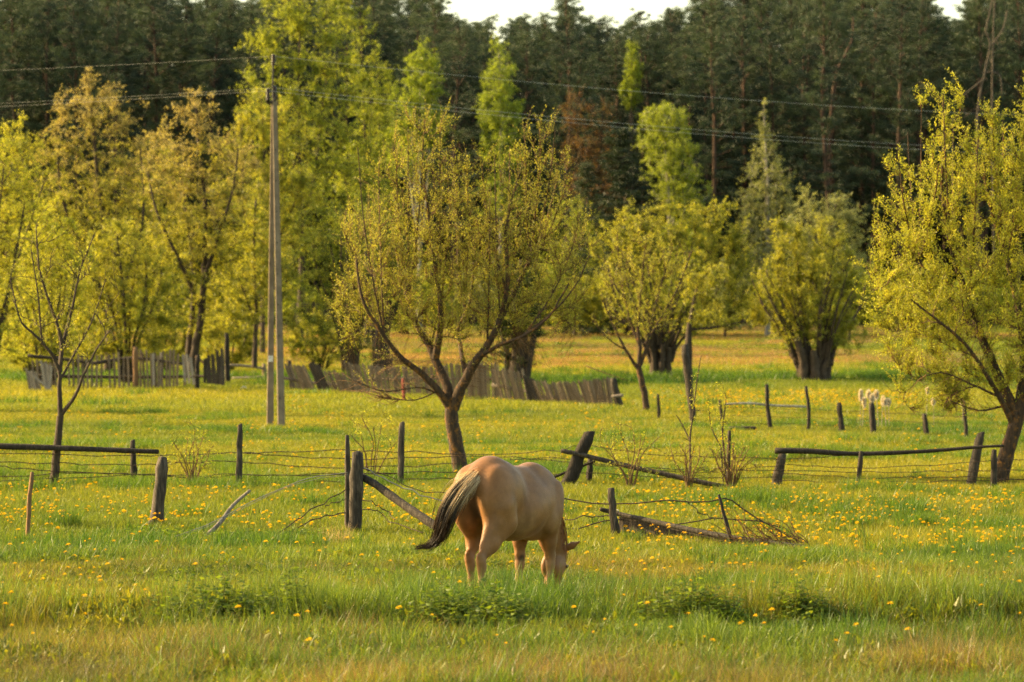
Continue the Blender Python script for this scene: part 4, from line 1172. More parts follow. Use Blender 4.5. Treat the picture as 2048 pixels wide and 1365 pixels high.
# tangle of dry brush
gb = G(1540, 1100)
bp = Geo()
for i in range(85):
    x0 = rngW.uniform(-0.55, 0.5); y0 = rngW.uniform(-0.3, 0.3)
    L = rngW.uniform(0.25, 0.75); a = rngW.normal(2.45, 0.5)
    t = np.linspace(0, 1, 6)[:, None]
    P = np.array([x0, y0, rngW.uniform(0.0, 0.12)]) + t * L * np.array([math.cos(a), rngW.uniform(-.3, .3), abs(math.sin(a))]) + np.array([0, 0, -1]) * (t ** 2) * L * rngW.uniform(0, 0.5) + rngW.normal(size=(6, 3)) * 0.015
    P[:, 2] = np.maximum(P[:, 2], 0.01)
    V, Q, _ = tubes(P[None], np.linspace(0.008, 0.003, 6)[None], 3)
    bp.add(V, Q)
o = obj('brush_pile', bp.mesh('brush_pile', 'twig_bark'), None, gb)
tag(o, 'tangle of dry brush at the end of the broken low fence', 'brush')
g0 = G(1150, 1150)
# field posts behind
f6 = thing('field_fence', 'row of thin crooked dark posts in the far grass with one white birch rail', 'fence', G(1600, 862))
px_post(f6, 1443, 858, 1439, 800, 7, 5, 'dark_wood', bow=0.03)
px_post(f6, 1543, 862, 1533, 769, 9, 8, 'dark_wood', bow=-0.04)
px_post(f6, 1615, 863, 1612, 773, 7, 6, 'dark_wood', bow=0.05)
px_post(f6, 1684, 868, 1679, 806, 13, 10, 'dark_wood')
px_post(f6, 1746, 872, 1743, 807, 12, 11, 'dark_wood')
px_post(f6, 1855, 876, 1848, 828, 11, 9, 'dark_wood')
px_post(f6, 1934, 882, 1928, 805, 8, 7, 'dark_wood')
px_post(f6, 1317, 840, 1316, 789, 8, 6, 'dark_wood', bow=0.02)
Yr = G(1600, 862).y
beam(f6, [(1448, 809, Yr - .1), (1500, 807, Yr - .1), (1540, 811, Yr - .1), (1612, 814, Yr - .1)], 4, 5, 'birch_bark', label='thin white birch rail')
for dy in (0, 16, 30):
    wire(f6, [(1443, 815 + dy, Yr), (1540, 818 + dy, Yr), (1613, 819 + dy, Yr), (1682, 822 + dy, Yr), (1745, 824 + dy, Yr), (1850, 830 + dy, Yr), (1930, 834 + dy, Yr)], 0.005)
tag(px_post(None, 1386, 848, 1370, 690, 14, 16, 'dark_wood', chop=0.03, name='fence_post'), 'tall dark leaning post in front of the thick dark trunk', 'post')
g0 = G(1490, 864)
tag(beam(None, [(1458, 858, g0.y), (1485, 857, g0.y), (1512, 857, g0.y)], 9, 8, 'dark_wood', name='fallen_log'), 'short dark log lying flat in front of the birch rail', 'log')

# ------------------------------------------------------------------ picket fences
def unit_picket(seed):
    r = random.Random(seed)
    w = 0.5
    a = r.uniform(-0.25, 0.25)
    V = [(-w, -.5, 0), (w, -.5, 0), (w, .5, 0), (-w, .5, 0),
         (-w, -.5, .95 + r.uniform(-.02, .02)), (w, -.5, .95 + r.uniform(-.02, .02)), (w, .5, .95), (-w, .5, .95), (a, -.5, 1.0), (a, .5, 1.0)]
    Fq = [(0, 1, 5, 4), (2, 3, 7, 6), (1, 2, 6, 5), (3, 0, 4, 7)]
    Ft = [(4, 5, 8), (6, 7, 9)]
    Fq += [(5, 6, 9, 8), (7, 4, 8, 9)]
    return {m: np_mesh('picket', np.array(V), Fq, Ft, m, smooth=False) for m in ('picket_wood', 'weathered_wood', 'pale_wood', 'dark_wood')}
UP = [unit_picket(i) for i in range(5)]
rpk = random.Random(9)
def picket(parent, b, t, w, mat, name='picket'):
    d = (t - b)
    L = d.length
    z = d.normalized()
    x = Vector((1, rpk.uniform(-0.3, 0.3), 0)); x = (x - z * x.dot(z)).normalized()
    y = z.cross(x)
    M = Matrix((x, y, z)).transposed().to_4x4()
    M.translation = b - parent.location
    o = obj(name, rpk.choice(UP)[mat], parent)
    o.matrix_basis = M @ Matrix.Diagonal((w, 0.022, L, 1))
    return o
def picket_run(parent, tl, tr, bl, br, n, w=6.0, mat='picket_wood', jit=2.0, skip=0.0, topj=3.0, Y0=None, Y1=None):
    for i in range(n):
        f = (i + 0.5) / n
        if rpk.random() < skip: continue
        bx = lerp(bl[0], br[0], f) + rpk.uniform(-1, 1) * jit * .5; by = lerp(bl[1], br[1], f)
        Y = lerp(Y0, Y1, f) if Y0 else G(bx, by).y
        b = W(bx, by + 6, Y)
        t = W(lerp(tl[0], tr[0], f) + rpk.uniform(-1, 1) * jit, lerp(tl[1], tr[1], f) + rpk.uniform(-1, 1) * topj, Y) + Vector((0, rpk.uniform(-.05, .15), 0))
        picket(parent, b, t, w * rpk.uniform(0.8, 1.15) * Y / F, mat)

pf = thing('picket_fence', 'long sagging slat fence of grey-brown pickets behind the middle willow', 'fence', G(900, 812))
YA, YB, YC_, YD_ = 140.0, 133.0, 128.0, 122.0
runs = [((648, 752), (690, 760), (668, 788), (712, 796), 6, 'weathered_wood', 140.2, 139), ((1062, 770), (1092, 776), (1090, 822), (1125, 830), 5, 'weathered_wood', 127.2, 126), ((570, 742), (612, 745), (590, 782), (636, 788), 8, 'weathered_wood', 143, 141), ((617, 738), (640, 745), (642, 786), (668, 790), 5, 'dark_wood', 141, 140),
        ((671, 766), (690, 772), (696, 790), (712, 797), 3, 'weathered_wood', 140, 139), ((688, 735), (730, 742), (706, 795), (748, 802), 7, 'weathered_wood', 139, 137),
        ((735, 745), (800, 746), (748, 804), (812, 808), 9, 'picket_wood', 137, 135), ((800, 745), (1000, 737), (815, 808), (1003, 814), 27, 'picket_wood', 135, 130),
        ((935, 735), (968, 733), (936, 810), (968, 812), 4, 'picket_wood', 131.5, 131), ((980, 750), (1045, 752), (1004, 815), (1062, 820), 10, 'picket_wood', 130, 128),
        ((1045, 765), (1068, 772), (1062, 820), (1102, 826), 6, 'dark_wood', 128, 127), ((1088, 780), (1135, 774), (1100, 826), (1166, 836), 10, 'weathered_wood', 127, 125), ((1138, 776), (1220, 768), (1170, 836), (1230, 841), 15, 'picket_wood', 125, 123)]
for tl, tr, bl, br, n, mt, y0, y1 in runs:
    picket_run(pf, (tl[0], tl[1] - 13), (tr[0], tr[1] - 13), bl, br, round(n * 1.45), 4.4, 'picket_wood' if mt == 'weathered_wood' else 'weathered_wood' if mt == 'dark_wood' else mt, Y0=y0, Y1=y1)
for pts in ([(570, 757, 143.2), (640, 768, 141.2), (705, 775, 139.2)], [(640, 765, 141.2), (700, 776, 139.3), (740, 785, 137.3)], [(735, 760, 137.4), (800, 758, 135.4), (1000, 758, 130.4)], [(735, 792, 137.4), (800, 793, 135.4), (1000, 800, 130.4)],
            [(985, 770, 130.2), (1060, 785, 128.2), (1100, 805, 127)], [(1090, 796, 127.1), (1160, 793, 125.2), (1225, 794, 123.2)]):
    beam(pf, pts, 7, 6, 'weathered_wood', name='rail')
px_post(pf, 1240, 842, 1226, 757, 17, 13, 'weathered_wood', depth=122.6)
px_post(pf, 968, 812, 967, 732, 11, 10, 'weathered_wood', depth=131.6)
px_post(pf, 585, 785, 578, 722, 10, 9, 'dark_wood', depth=143.5)
beam(pf, [(1224, 794, 122.4), (1246, 791, 122.3)], 7, 6, 'pale_wood', name='rail_end', n=6)
tag(px_post(None, 808, 822, 806, 758, 6, 6, 'rust_red', depth=127, name='stake'), 'thin red stake standing in front of the slat fence', 'stake')
g0 = W(1200, 745, 124)
tag(beam(None, [(1172, 732, 124.5), (1215, 748, 124.2), (1256, 762, 124)], 2.2, 1.4, 'twig_bark', name='dry_stick'), 'thin dry stick resting over the end post of the slat fence', 'stick')

lf = thing('picket_fence', 'ragged old picket fence with gaps under the copper-leaved trees', 'fence', G(260, 775))
YL = 143.0
picket_run(lf, (60, 719), (260, 710), (62, 772), (262, 772), 22, 4.4, 'picket_wood', skip=0.08, topj=8, Y0=YL, Y1=YL)
picket_run(lf, (275, 706), (375, 700), (278, 772), (372, 765), 13, 5, 'picket_wood', skip=0.06, topj=8, Y0=YL, Y1=YL - 1)
picket_run(lf, (300, 705), (330, 704), (300, 765), (332, 766), 2, 6, 'pale_wood', Y0=YL - .4, Y1=YL - .4)
picket_run(lf, (362, 705), (382, 712), (366, 757), (392, 765), 3, 5.5, 'pale_wood', Y0=YL - 1.2, Y1=YL - 1.2)
picket_run(lf, (405, 712), (446, 700), (408, 760), (450, 765), 8, 6, 'weathered_wood', topj=10, Y0=YL - 1.5, Y1=YL - 2)
for pts in ([(55, 712, YL + .1), (120, 718, YL + .1), (185, 727, YL + .1)], [(185, 727, YL + .1), (270, 717, YL + .1), (375, 730, YL - .9)], [(60, 752, YL + .1), (270, 755, YL + .1), (440, 752, YL - 1.8)]):
    beam(lf, pts, 8, 6, 'dark_wood', name='rail')
px_post(lf, 272, 775, 271, 695, 12, 12, 'orange_wood', depth=YL - .3, label='broad orange-brown post')
px_post(lf, 393, 770, 396, 710, 9, 8, 'dark_wood', depth=YL + .4)
pile = thing('picket_heap', 'fanned heap of loose pale pickets leaning at the left fence end', 'heap', G(80, 778))
picket_run(pile, (50, 738), (72, 742), (58, 776), (84, 777), 5, 5, 'pale_wood', Y0=140, Y1=140)
picket_run(pile, (78, 722), (104, 732), (92, 776), (100, 776), 5, 5, 'pale_wood', Y0=139.6, Y1=139.6)
picket_run(pile, (62, 752), (66, 752), (105, 777), (108, 777), 1, 5, 'pale_wood', Y0=139.3, Y1=139.3)
gp = thing('gate_frame', 'tall dark gate post with two short rails left of the poles', 'gate', G(455, 766))
YG = G(455, 766).y
px_post(gp, 456, 770, 453, 667, 11, 9, 'dark_wood')
px_post(gp, 530, 766, 527, 728, 8, 7, 'picket_wood', depth=YG)
beam(gp, [(458, 731, YG - .1), (490, 732, YG - .1), (526, 737, YG - .1)], 6, 5, 'pale_wood')
beam(gp, [(464, 758, YG - .15), (500, 757, YG - .15), (526, 756, YG - .15)], 7, 8, 'pale_wood')
beam(gp, [(392, 712, YG - .4), (410, 730, YG - .4), (436, 757, YG - .4)], 5, 4, 'orange_wood', name='brace')
# far fence beyond the field
ff = thing('picket_fence', 'tiny far picket fence showing dark at the far field edge behind the poles', 'fence', on_ground(640, 232))
picket_run(ff, (588, 604), (690, 606), (588, 634), (690, 634), 24, 3.6, 'weathered_wood', topj=1.5, Y0=232, Y1=232)

# ------------------------------------------------------------------ utility pole and power lines
YP = G(552, 856).y
pole = thing('utility_pole', 'twin-legged concrete power pole with insulators standing behind the wire fence', 'pole', G(552, 856))
def leg(bx, by, tx, ty, wb, wt, dy0, dy1, name='leg'):
    m = YP / F
    b = W(bx, by + 14, YP + dy0); t = W(tx, ty, YP + dy1)
    V = []
    for c, w in ((b, wb), (t, wt)):
        h = w * m / 2
        for sx, sy in ((-1, -1), (1, -1), (1, 1), (-1, 1)):
            for q in ((0.72, 1.0), (1.0, 0.72)) if sx * sy > 0 else ((1.0, 0.72), (0.72, 1.0)):
                V.append(c + Vector((sx * h * q[0], sy * h * q[1], 0)) - pole.location)
    k = 8
    Q = [(j, (j + 1) % k, k + (j + 1) % k, k + j) for j in range(k)]
    V.append(t - pole.location); T = [(k + j, k + (j + 1) % k, 2 * k) for j in range(k)]
    return obj(name, np_mesh(name, np.array(V), Q, T, 'concrete', smooth=False), pole)
fg = leg(563, 857, 549.5, 203, 15, 9.5, -.35, 0.0)
lg = leg(540, 852, 546, 206, 14, 7.5, .5, 0.14)
# climbing holes on the front leg
for i in range(9):
    y = 300 + i * 62
    f = (y - 203) / (857 - 203)
    c = W(lerp(549.5, 563, f), y, YP) + Vector((0, lerp(0, -.35, f) - lerp(9.5, 15, f) * YP / F / 2 - 0.004, 0)) - pole.location
    V = [c + Vector((0.018 * math.cos(a), 0, 0.018 * math.sin(a))) for a in np.arange(8) * math.pi / 4]
    V2 = [v + Vector((0, 0.006, 0)) for v in V]
    obj('bolt_hole', np_mesh('bolt_hole', np.array(V + V2), [(j, (j + 1) % 8, 8 + (j + 1) % 8, 8 + j) for j in range(8)] + [(0, 1, 2, 3), (0, 3, 4, 7), (4, 5, 6, 7)], None, 'dark_metal', smooth=False), fg)
c = W(542, 718, YP + .35) + Vector((0, -0.02, 0)) - pole.location
def box_mesh(name, sx, sy, sz, mat):
    V = [(x * sx / 2, y * sy / 2, z * sz / 2) for z in (-1, 1) for x, y in ((-1, -1), (1, -1), (1, 1), (-1, 1))]
    return np_mesh(name, np.array(V), [(3, 2, 1, 0), (4, 5, 6, 7), (0, 1, 5, 4), (1, 2, 6, 5), (2, 3, 7, 6), (3, 0, 4, 7)], None, mat, smooth=False)
obj('number_plate', box_mesh('number_plate', 0.13, 0.02, 0.17, 'white_plate'), lg, c + Vector((0, -0.11, 0)))
def tube_part(name, pts, r, mat, k=6, parent=pole):
    P = np.array([np.array(p) for p in pts]); P = resample(P, max(6, 3 * len(P)))
    V, Q, T = tubes(P[None], np.full((1, len(P)), r), k, True)
    g = Geo(); g.add(V, Q, T)
    return obj(name, g.mesh(name, mat, parent.location), parent)
tube_part('pin', [W(547, 212, YP), W(546, 170, YP), W(546, 150, YP), W(547, 128, YP)], 0.022, 'dark_metal')
tube_part('bracket', [W(534, 201, YP), W(540, 206, YP), W(550, 200, YP), W(553, 192, YP)], 0.05, 'dark_metal')
tube_part('bracket', [W(537, 204, YP - .2), W(545, 206, YP), W(552, 202, YP + .25)], 0.04, 'dark_metal')
def insulator(x, y0, y1, dy=0.0):
    c = W(x, y1, YP + dy); h = (y1 - y0) * YP / F
    prof = []
    nb = 5
    for i in range(nb):
        z = i / nb
        prof += [(0.035, z), (0.068, z + 0.03), (0.062, z + 0.11), (0.035, z + 0.15)]
    prof.append((0.02, 1.0))
    k = 10
    V = []
    for r, z in prof:
        for a in range(k):
            V.append((r * math.cos(a * 2 * math.pi / k), r * math.sin(a * 2 * math.pi / k), z * h))
    Q = [(i * k + j, i * k + (j + 1) % k, (i + 1) * k + (j + 1) % k, (i + 1) * k + j) for i in range(len(prof) - 1) for j in range(k)]
    obj('insulator', np_mesh('insulator', np.array(V), Q, None, 'insulator'), pole, c - pole.location)
    return W(x, y0 + 4, YP + dy)
a1 = insulator(547.5, 109, 131)
a2 = insulator(536.5, 178, 201, -.2)
a3 = insulator(549, 172, 196, .2)
def line_wire(label, start, px, py, Y, sag, r=0.004):
    P0 = np.array(start); P1 = np.array(W(px, py, Y))
    t = np.linspace(0, 1, 40)
    P = P0 + (P1 - P0) * t[:, None]
    P[:, 2] -= sag * 4 * t * (1 - t)
    V, Q, T = tubes(P[None], np.full((1, 40), r), 5)
    g = Geo(); g.add(V, Q)
    o = obj('power_line', g.mesh('power_line', 'aluminium_wire', P0), None, P0)
    tag(o, label, 'wire', 'power lines on the concrete pole')
line_wire('upper power line running from the pole top towards the left edge', a1, -700, 160, 122, 0.12, 0.0018)
line_wire('lower left power line, the nearer of the pair', a2, -700, 240, 122, 0.10, 0.0018)
line_wire('lower left power line, the farther of the pair', a3, -700, 232, 122.4, 0.10, 0.0018)
line_wire('upper power line sloping down from the pole top to the right', a1, 2500, 240, 158, 0.45)
line_wire('lower right power line, the lower of the sloping pair', a2, 2500, 322, 158, 0.45)
line_wire('lower right power line, the upper of the sloping pair', a3, 2500, 312, 158.4, 0.45)

# ------------------------------------------------------------------ cattails and stone
def cattail(px, top, w, h, Y, seed, label):
    r = np.random.default_rng(seed)
    b = on_ground(px, Y)
    t = thing('cattail', label, 'cattail', b, 'white burst cattails by the posts')
    z1 = EYE - (top + h - HOR) * Y / F - b.z
    hh = h * Y / F; ww = w * Y / F / 2 * 0.8
    lean = r.uniform(-0.06, 0.06)
    P = np.array([[0, 0, -0.1], [lean * .4, 0, z1 * .5], [lean, 0, z1 + hh * .5]])
    V, Q, _ = tubes(resample(P, 7)[None], np.full((1, 7), 0.008), 4)
    g = Geo(); g.add(V, Q); obj('stem', g.mesh('stem', 'pale_wood'), t)
    g = Geo()
    n = 420
    d = rand_dirs(r, n)
    p = np.array([lean, 0, z1 + hh * .5]) + d * np.array([ww * .65, ww * .65, hh * .46]) * (0.75 + 0.5 * noise3(d, 2.2, seed))[:, None]
    D = unit(d + rand_dirs(r, n) * 0.7); Wd = unit(np.cross(D, rand_dirs(r, n)))
    V, Q = diamonds(p, D, Wd, r.uniform(.03, .07, n), r.uniform(.012, .022, n))
    g.add(V, Q, None, np.array([0.74, 0.66, 0.54]) )
    # solid core
    k = 8
    zz = np.linspace(0, 1, 7)
    core = np.stack([np.full(7, lean), np.zeros(7), z1 + hh * (0.06 + .88 * zz)], -1)
    V, Q, T = tubes(core[None], (ww * .75 * np.sqrt(np.clip(1 - (2 * zz - 1) ** 2, .08, 1)))[None], k, True, .12, r)
    g.add(V, Q, T, np.array([0.66, 0.58, 0.46]))
    obj('seed_head', g.mesh('seed_head', 'petal', usecol=True), t)
ct = [(1721, 779, 9, 22, 'leftmost white cattail of the clump, standing tall'), (1724, 794, 8, 20, 'white cattail just under the leftmost one'), (1740, 780, 9, 15, 'short white cattail in the middle of the clump'), (1745, 788, 12, 17, 'fat white cattail right above the thin field post'),
      (1757, 781, 14, 17, 'fattest white cattail at the top right of the clump'), (1763, 792, 7, 18, 'slim white cattail below the fattest one'), (1772, 797, 8, 13, 'small round cattail second from the right of the clump'), (1779, 798, 8, 13, 'small round cattail at the right end of the clump'),
      (1852, 776, 5, 10, 'tiny cattail behind the left twigs of the rail-end willow'), (1868, 798, 6, 10, 'tiny low cattail among the willow twigs'), (1925, 798, 6, 14, 'tiny cattail beside the post under the willow'), (2036, 792, 6, 12, 'tiny cattail right of the leafy willow trunk')]
for i, (px, tp, w, h, lb) in enumerate(ct):
    cattail(px, tp + h * .12, w * .7, h * .85, 104 + (i % 3) * .5, 500 + i, lb)
g0 = G(488, 780)
V0 = rand_dirs(np.random.default_rng(3), 60)
import bmesh
bm = bmesh.new()
for v in V0 * np.array([0.13, 0.1, 0.09]): bm.verts.new(v)
bmesh.ops.convex_hull(bm, input=bm.verts)
me = bpy.data.meshes.new('stone'); bm.to_mesh(me); bm.free(); me.materials.append(MATS['stone'])
tag(obj('stone', me, None, g0 + Vector((0, 0, 0.05))), 'small pale stone in the grass below the gate rails', 'stone')

# ------------------------------------------------------------------ horse
def build_horse():
    th = math.radians(60)
    loc = Vector(((950 - 1024) * 38.3 / F, 38.3, float(ground((950 - 1024) * 38.3 / F, 38.3))))
    loc.z = 0.0
    root = thing('horse', 'grazing dun horse with a dark swinging tail, seen from behind', 'horse', loc, None, th)
    root.scale = (0.968, 0.968, 0.968)
    res = 0.0145
    gx = np.arange(-0.42, 2.05, res); gy = np.arange(-0.50, 0.52, res); gz = np.arange(-0.06, 1.66, res)
    X, Y, Z = np.meshgrid(gx, gy, gz, indexing='ij')
    D = np.full(X.shape, 9.0, np.float32)
    X = X.astype(np.float32); Y = Y.astype(np.float32); Z = Z.astype(np.float32)
    def smin(sl, d, k):
        a = D[sl]
        h = np.clip(0.5 + 0.5 * (a - d) / k, 0, 1)
        D[sl] = a * (1 - h) + d * h - k * h * (1 - h)
    def box(lo, hi):
        ix = slice(max(0, int((lo[0] - gx[0]) / res)), int((hi[0] - gx[0]) / res) + 2)
        iy = slice(max(0, int((lo[1] - gy[0]) / res)), int((hi[1] - gy[0]) / res) + 2)
        iz = slice(max(0, int((lo[2] - gz[0]) / res)), int((hi[2] - gz[0]) / res) + 2)
        return (ix, iy, iz)
    def ell(c, r, pitch=0.0, yaw=0.0, k=0.06):
        m = max(r) + 0.22
        sl = box([c[i] - m for i in range(3)], [c[i] + m for i in range(3)])
        x, y, z = X[sl] - c[0], Y[sl] - c[1], Z[sl] - c[2]
        if yaw:
            x, y = x * math.cos(yaw) + y * math.sin(yaw), -x * math.sin(yaw) + y * math.cos(yaw)
        if pitch:
            x, z = x * math.cos(pitch) + z * math.sin(pitch), -x * math.sin(pitch) + z * math.cos(pitch)
        k0 = np.sqrt((x / r[0]) ** 2 + (y / r[1]) ** 2 + (z / r[2]) ** 2)
        k1 = np.sqrt((x / r[0] ** 2) ** 2 + (y / r[1] ** 2) ** 2 + (z / r[2] ** 2) ** 2)
        smin(sl, k0 * (k0 - 1) / np.maximum(k1, 1e-4), k)
    def cone(a, b, ra, rb, k=0.05, sy=1.0):
        m = max(ra, rb) + 0.2
        sl = box([min(a[i], b[i]) - m for i in range(3)], [max(a[i], b[i]) + m for i in range(3)])
        ax, ay, az = a
        dx, dy, dz = b[0] - ax, b[1] - ay, b[2] - az
        px, py, pz = X[sl] - ax, Y[sl] - ay, Z[sl] - az
        t = np.clip((px * dx + py * dy + pz * dz) / (dx * dx + dy * dy + dz * dz), 0, 1)
        ex, ey, ez = px - dx * t, (py - dy * t) / sy, pz - dz * t
        smin(sl, np.sqrt(ex * ex + ey * ey + ez * ez) - (ra + (rb - ra) * t), k)
    def chain(pts, k=0.04, sy=1.0):
        for (p, r), (q, s) in zip(pts[:-1], pts[1:]):
            cone(p, q, r, s, k, sy)
    # trunk of the body
    ell((0.84, 0, 1.07), (0.60, 0.335, 0.355), 0.03)
    ell((0.72, 0, 1.02), (0.42, 0.345, 0.31), 0.0)
    ell((1.18, 0, 1.08), (0.40, 0.27, 0.40), 0.0)
    ell((1.40, 0, 1.00), (0.18, 0.19, 0.24), 0.0, k=0.1)
    ell((0.34, 0, 1.22), (0.40, 0.29, 0.325), -0.12, k=0.08)
    chain([((0.10, 0, 1.34), .14), ((0.30, 0, 1.41), .135), ((0.55, 0, 1.355), .12), ((0.85, 0, 1.315), .11), ((1.12, 0, 1.355), .085), ((1.32, 0, 1.29), .10)], 0.16)
    for s in (-1, 1):
        ell((0.18, s * .165, 1.14), (0.265, 0.165, 0.37), 0.12, k=0.045)       # buttock
        ell((0.34, s * .16, 1.27), (0.24, 0.12, 0.19), -0.2, k=0.12)         # hip
        ell((1.29, s * .185, 1.04), (0.15, 0.105, 0.30), -0.42, k=0.03)      # shoulder blade
        ell((1.17, s * .215, 0.92), (0.15, 0.09, 0.15), 0.0, k=0.035)          # triceps
    # hind legs: (stifle, hock, fetlock, hoof)
    for s, st, hk, fe, ho in ((-1, (0.25, -.205, 0.93), (-0.16, -.165, 0.535), (-0.145, -.165, 0.17), (-0.07, -.165, 0.03)),
                              (1, (0.42, .205, 0.93), (0.16, .160, 0.535), (0.21, .155, 0.17), (0.28, .155, 0.03))):
        hp = (0.20 + (0.04 if s > 0 else -0.03), s * .175, 1.08)
        cone(hp, st, .205, .15, .04, 0.85)
        mid = tuple(lerp(np.array(st), np.array(hk), 0.55))
        butt = (st[0] - .18, st[1] + s * -.015, st[2] - .02)
        cone(butt, (hk[0] + .07, hk[1], hk[2] + .16), .135, .062, .06, 0.75)
        chain([(st, .145), (mid, .092), ((hk[0] + .02, hk[1], hk[2] + .05), .056)], .05, 0.8)
        cone((hk[0] - .035, hk[1], hk[2] + .06), (hk[0] + .01, hk[1], hk[2] - .10), .040, .040, .03, 0.8)      # point of the hock
        cone(hk, (hk[0] + .02, hk[1], hk[2] - .06), .054, .047, .03)
        chain([((hk[0] + .015, hk[1], hk[2] - .05), .045), ((lerp(hk[0], fe[0], .6) + .005, hk[1], .33), .036), (fe, .047)], .025)
        chain([(fe, .046), ((ho[0] - .02, ho[1], .09), .040)], .02)
        chain([((ho[0] - .015, ho[1], .08), .050), ((ho[0] + .012, ho[1], .015), .066)], .015)
    # fore legs
    for s, el, kn, fe, ho in ((-1, (1.26, -.165, 0.86), (1.31, -.150, 0.47), (1.315, -.150, 0.16), (1.36, -.150, 0.03)),
                              (1, (1.22, .165, 0.86), (1.19, .155, 0.47), (1.17, .150, 0.16), (1.21, .150, 0.03))):
        cone((el[0] + .02, el[1], .98), el, .15, .118, .06, .8)
        chain([(el, .115), ((lerp(el[0], kn[0], .5), lerp(el[1], kn[1], .5), .68), .082), ((kn[0], kn[1], kn[2] + .07), .058)], .05, .85)
        cone((kn[0] + .01, kn[1], kn[2] + .05), (kn[0] + .005, kn[1], kn[2] - .05), .056, .050, .03)
        chain([((kn[0], kn[1], kn[2] - .03), .046), ((lerp(kn[0], fe[0], .6), kn[1], .30), .037), (fe, .046)], .025)
        chain([(fe, .045), ((ho[0] - .02, ho[1], .09), .040)], .02)
        chain([((ho[0] - .015, ho[1], .08), .050), ((ho[0] + .012, ho[1], .015), .066)], .015)
    # neck, deep and flat, lowered to graze
    chain([((1.18, 0, 1.28), .12), ((1.45, .01, 1.12), .105), ((1.67, .03, 0.85), .085), ((1.78, .04, 0.60), .07)], .08, .8)
    chain([((1.32, 0, 1.00), .19), ((1.47, .01, 0.86), .14), ((1.60, .03, 0.68), .105), ((1.68, .04, 0.52), .085)], .09, .85)
    chain([((1.25, 0, 1.13), .20), ((1.50, .01, 0.97), .145), ((1.66, .03, 0.72), .105), ((1.75, .04, 0.56), .09)], .08, .85)
    # head
    hd = lambda x, y, z: (1.80 + 1.14 * (x - 1.80) + 0.03 - 0.22 * (0.66 - z), .04 + 1.14 * (y - .04), 0.66 + 1.08 * (z - 0.66) - 0.115)
    chain([(hd(1.80, .04, 0.66), .098), (hd(1.77, .045, 0.52), .108), (hd(1.76, .05, 0.36), .084), (hd(1.75, .055, 0.20), .068), (hd(1.745, .055, 0.11), .072)], .04, .95)
    for s in (-1, 1):
        ell(hd(1.72, .045 + s * .055, 0.50), (.098, .056, .128), 0.2, k=.03)       # cheek
        ell(hd(1.82, .045 + s * .082, 0.505), (.026, .022, .030), 0.0, k=.03)      # brow and eye bulge
        ell(hd(1.745, .055 + s * .035, 0.10), (.05, .032, .05), 0.0, k=.03)        # nostril side
        e0 = hd(1.785, .04 + s * .070, 0.675); e1 = hd(1.80, .04 + s * .145, 0.715); e2 = hd(1.80, .04 + s * .225, 0.755)
        chain([(e0, .034), (e1, .038), (e2, .009)], .02)
    # surface nets
    sgn = D < 0
    c = np.zeros(tuple(np.array(D.shape) - 1), int)
    corners = [(i, j, k) for i in (0, 1) for j in (0, 1) for k in (0, 1)]
    nx, ny, nz = c.shape
    for i, j, k in corners: c += sgn[i:i + nx, j:j + ny, k:k + nz]
    act = (c > 0) & (c < 8)
    idx = -np.ones(c.shape, np.int64)
    idx[act] = np.arange(act.sum())
    I = np.argwhere(act)
    acc = np.zeros((len(I), 3)); cnt = np.zeros(len(I))
    for a in corners:
        for ax in range(3):
            if a[ax] == 1: continue
            b = list(a); b[ax] = 1
            da = D[I[:, 0] + a[0], I[:, 1] + a[1], I[:, 2] + a[2]]
            db = D[I[:, 0] + b[0], I[:, 1] + b[1], I[:, 2] + b[2]]
            cr = (da < 0) != (db < 0)
            t = np.where(cr, da / np.where(cr, da - db, 1), 0)
            p = np.array(a)[None].repeat(len(I), 0).astype(float)
            p[:, ax] = t
            acc[cr] += p[cr]; cnt[cr] += 1
    V = (I + acc / cnt[:, None]) * res + np.array([gx[0], gy[0], gz[0]])
    Q = []
    for ax in range(3):
        o1, o2 = [(1, 2), (2, 0), (0, 1)][ax]
        s0 = [slice(1, -1)] * 3; s0[ax] = slice(0, -1)
        A = sgn[tuple(slice(1, n - 1) if q != ax else slice(0, n - 1) for q, n in enumerate(D.shape))]
        B = sgn[tuple(slice(1, n - 1) if q != ax else slice(1, n) for q, n in enumerate(D.shape))]
        for flip, msk in ((False, A & ~B), (True, ~A & B)):
            e = np.argwhere(msk)
            off = np.ones(3, int); off[ax] = 0
            e = e + off
            d1 = np.zeros(3, int); d1[o1] = 1
            d2 = np.zeros(3, int); d2[o2] = 1
            q = np.stack([idx[tuple((e - d1 - d2).T)], idx[tuple((e - d2).T)], idx[tuple(e.T)], idx[tuple((e - d1).T)]], 1)
            Q.append(q[:, ::-1] if flip else q)
    Q = np.concatenate(Q)
    Q = Q[(Q >= 0).all(1)]
    # light smoothing
    for it in range(3):
        s_ = np.zeros_like(V); n_ = np.zeros(len(V))
        for a in range(4):
            b = (a + 1) % 4
            np.add.at(s_, Q[:, a], V[Q[:, b]]); np.add.at(n_, Q[:, a], 1)
            np.add.at(s_, Q[:, b], V[Q[:, a]]); np.add.at(n_, Q[:, b], 1)
        V = V * 0.45 + 0.55 * s_ / np.maximum(n_, 1)[:, None]
    # coat markings, plus crease shade painted at the flank fold
    x, y, z = V.T
    dun = np.array([0.265, 0.126, 0.043]); cream = np.array([0.50, 0.32, 0.155]); dark = np.array([0.05, 0.03, 0.02]); rust = np.array([0.24, 0.10, 0.03])
    col = np.tile(dun, (len(V), 1))
    nz_ = noise3(V, 4.0, 5)
    def put(f, c):
        nonlocal col
        f = np.clip(f, 0, 1)[:, None]
        col = col * (1 - f) + c * f
    put((sstep(0.55, 0.25, z) if False else (1 - sstep(0.25, 0.62, z))) * (x < 1.5) * 0.55, cream)
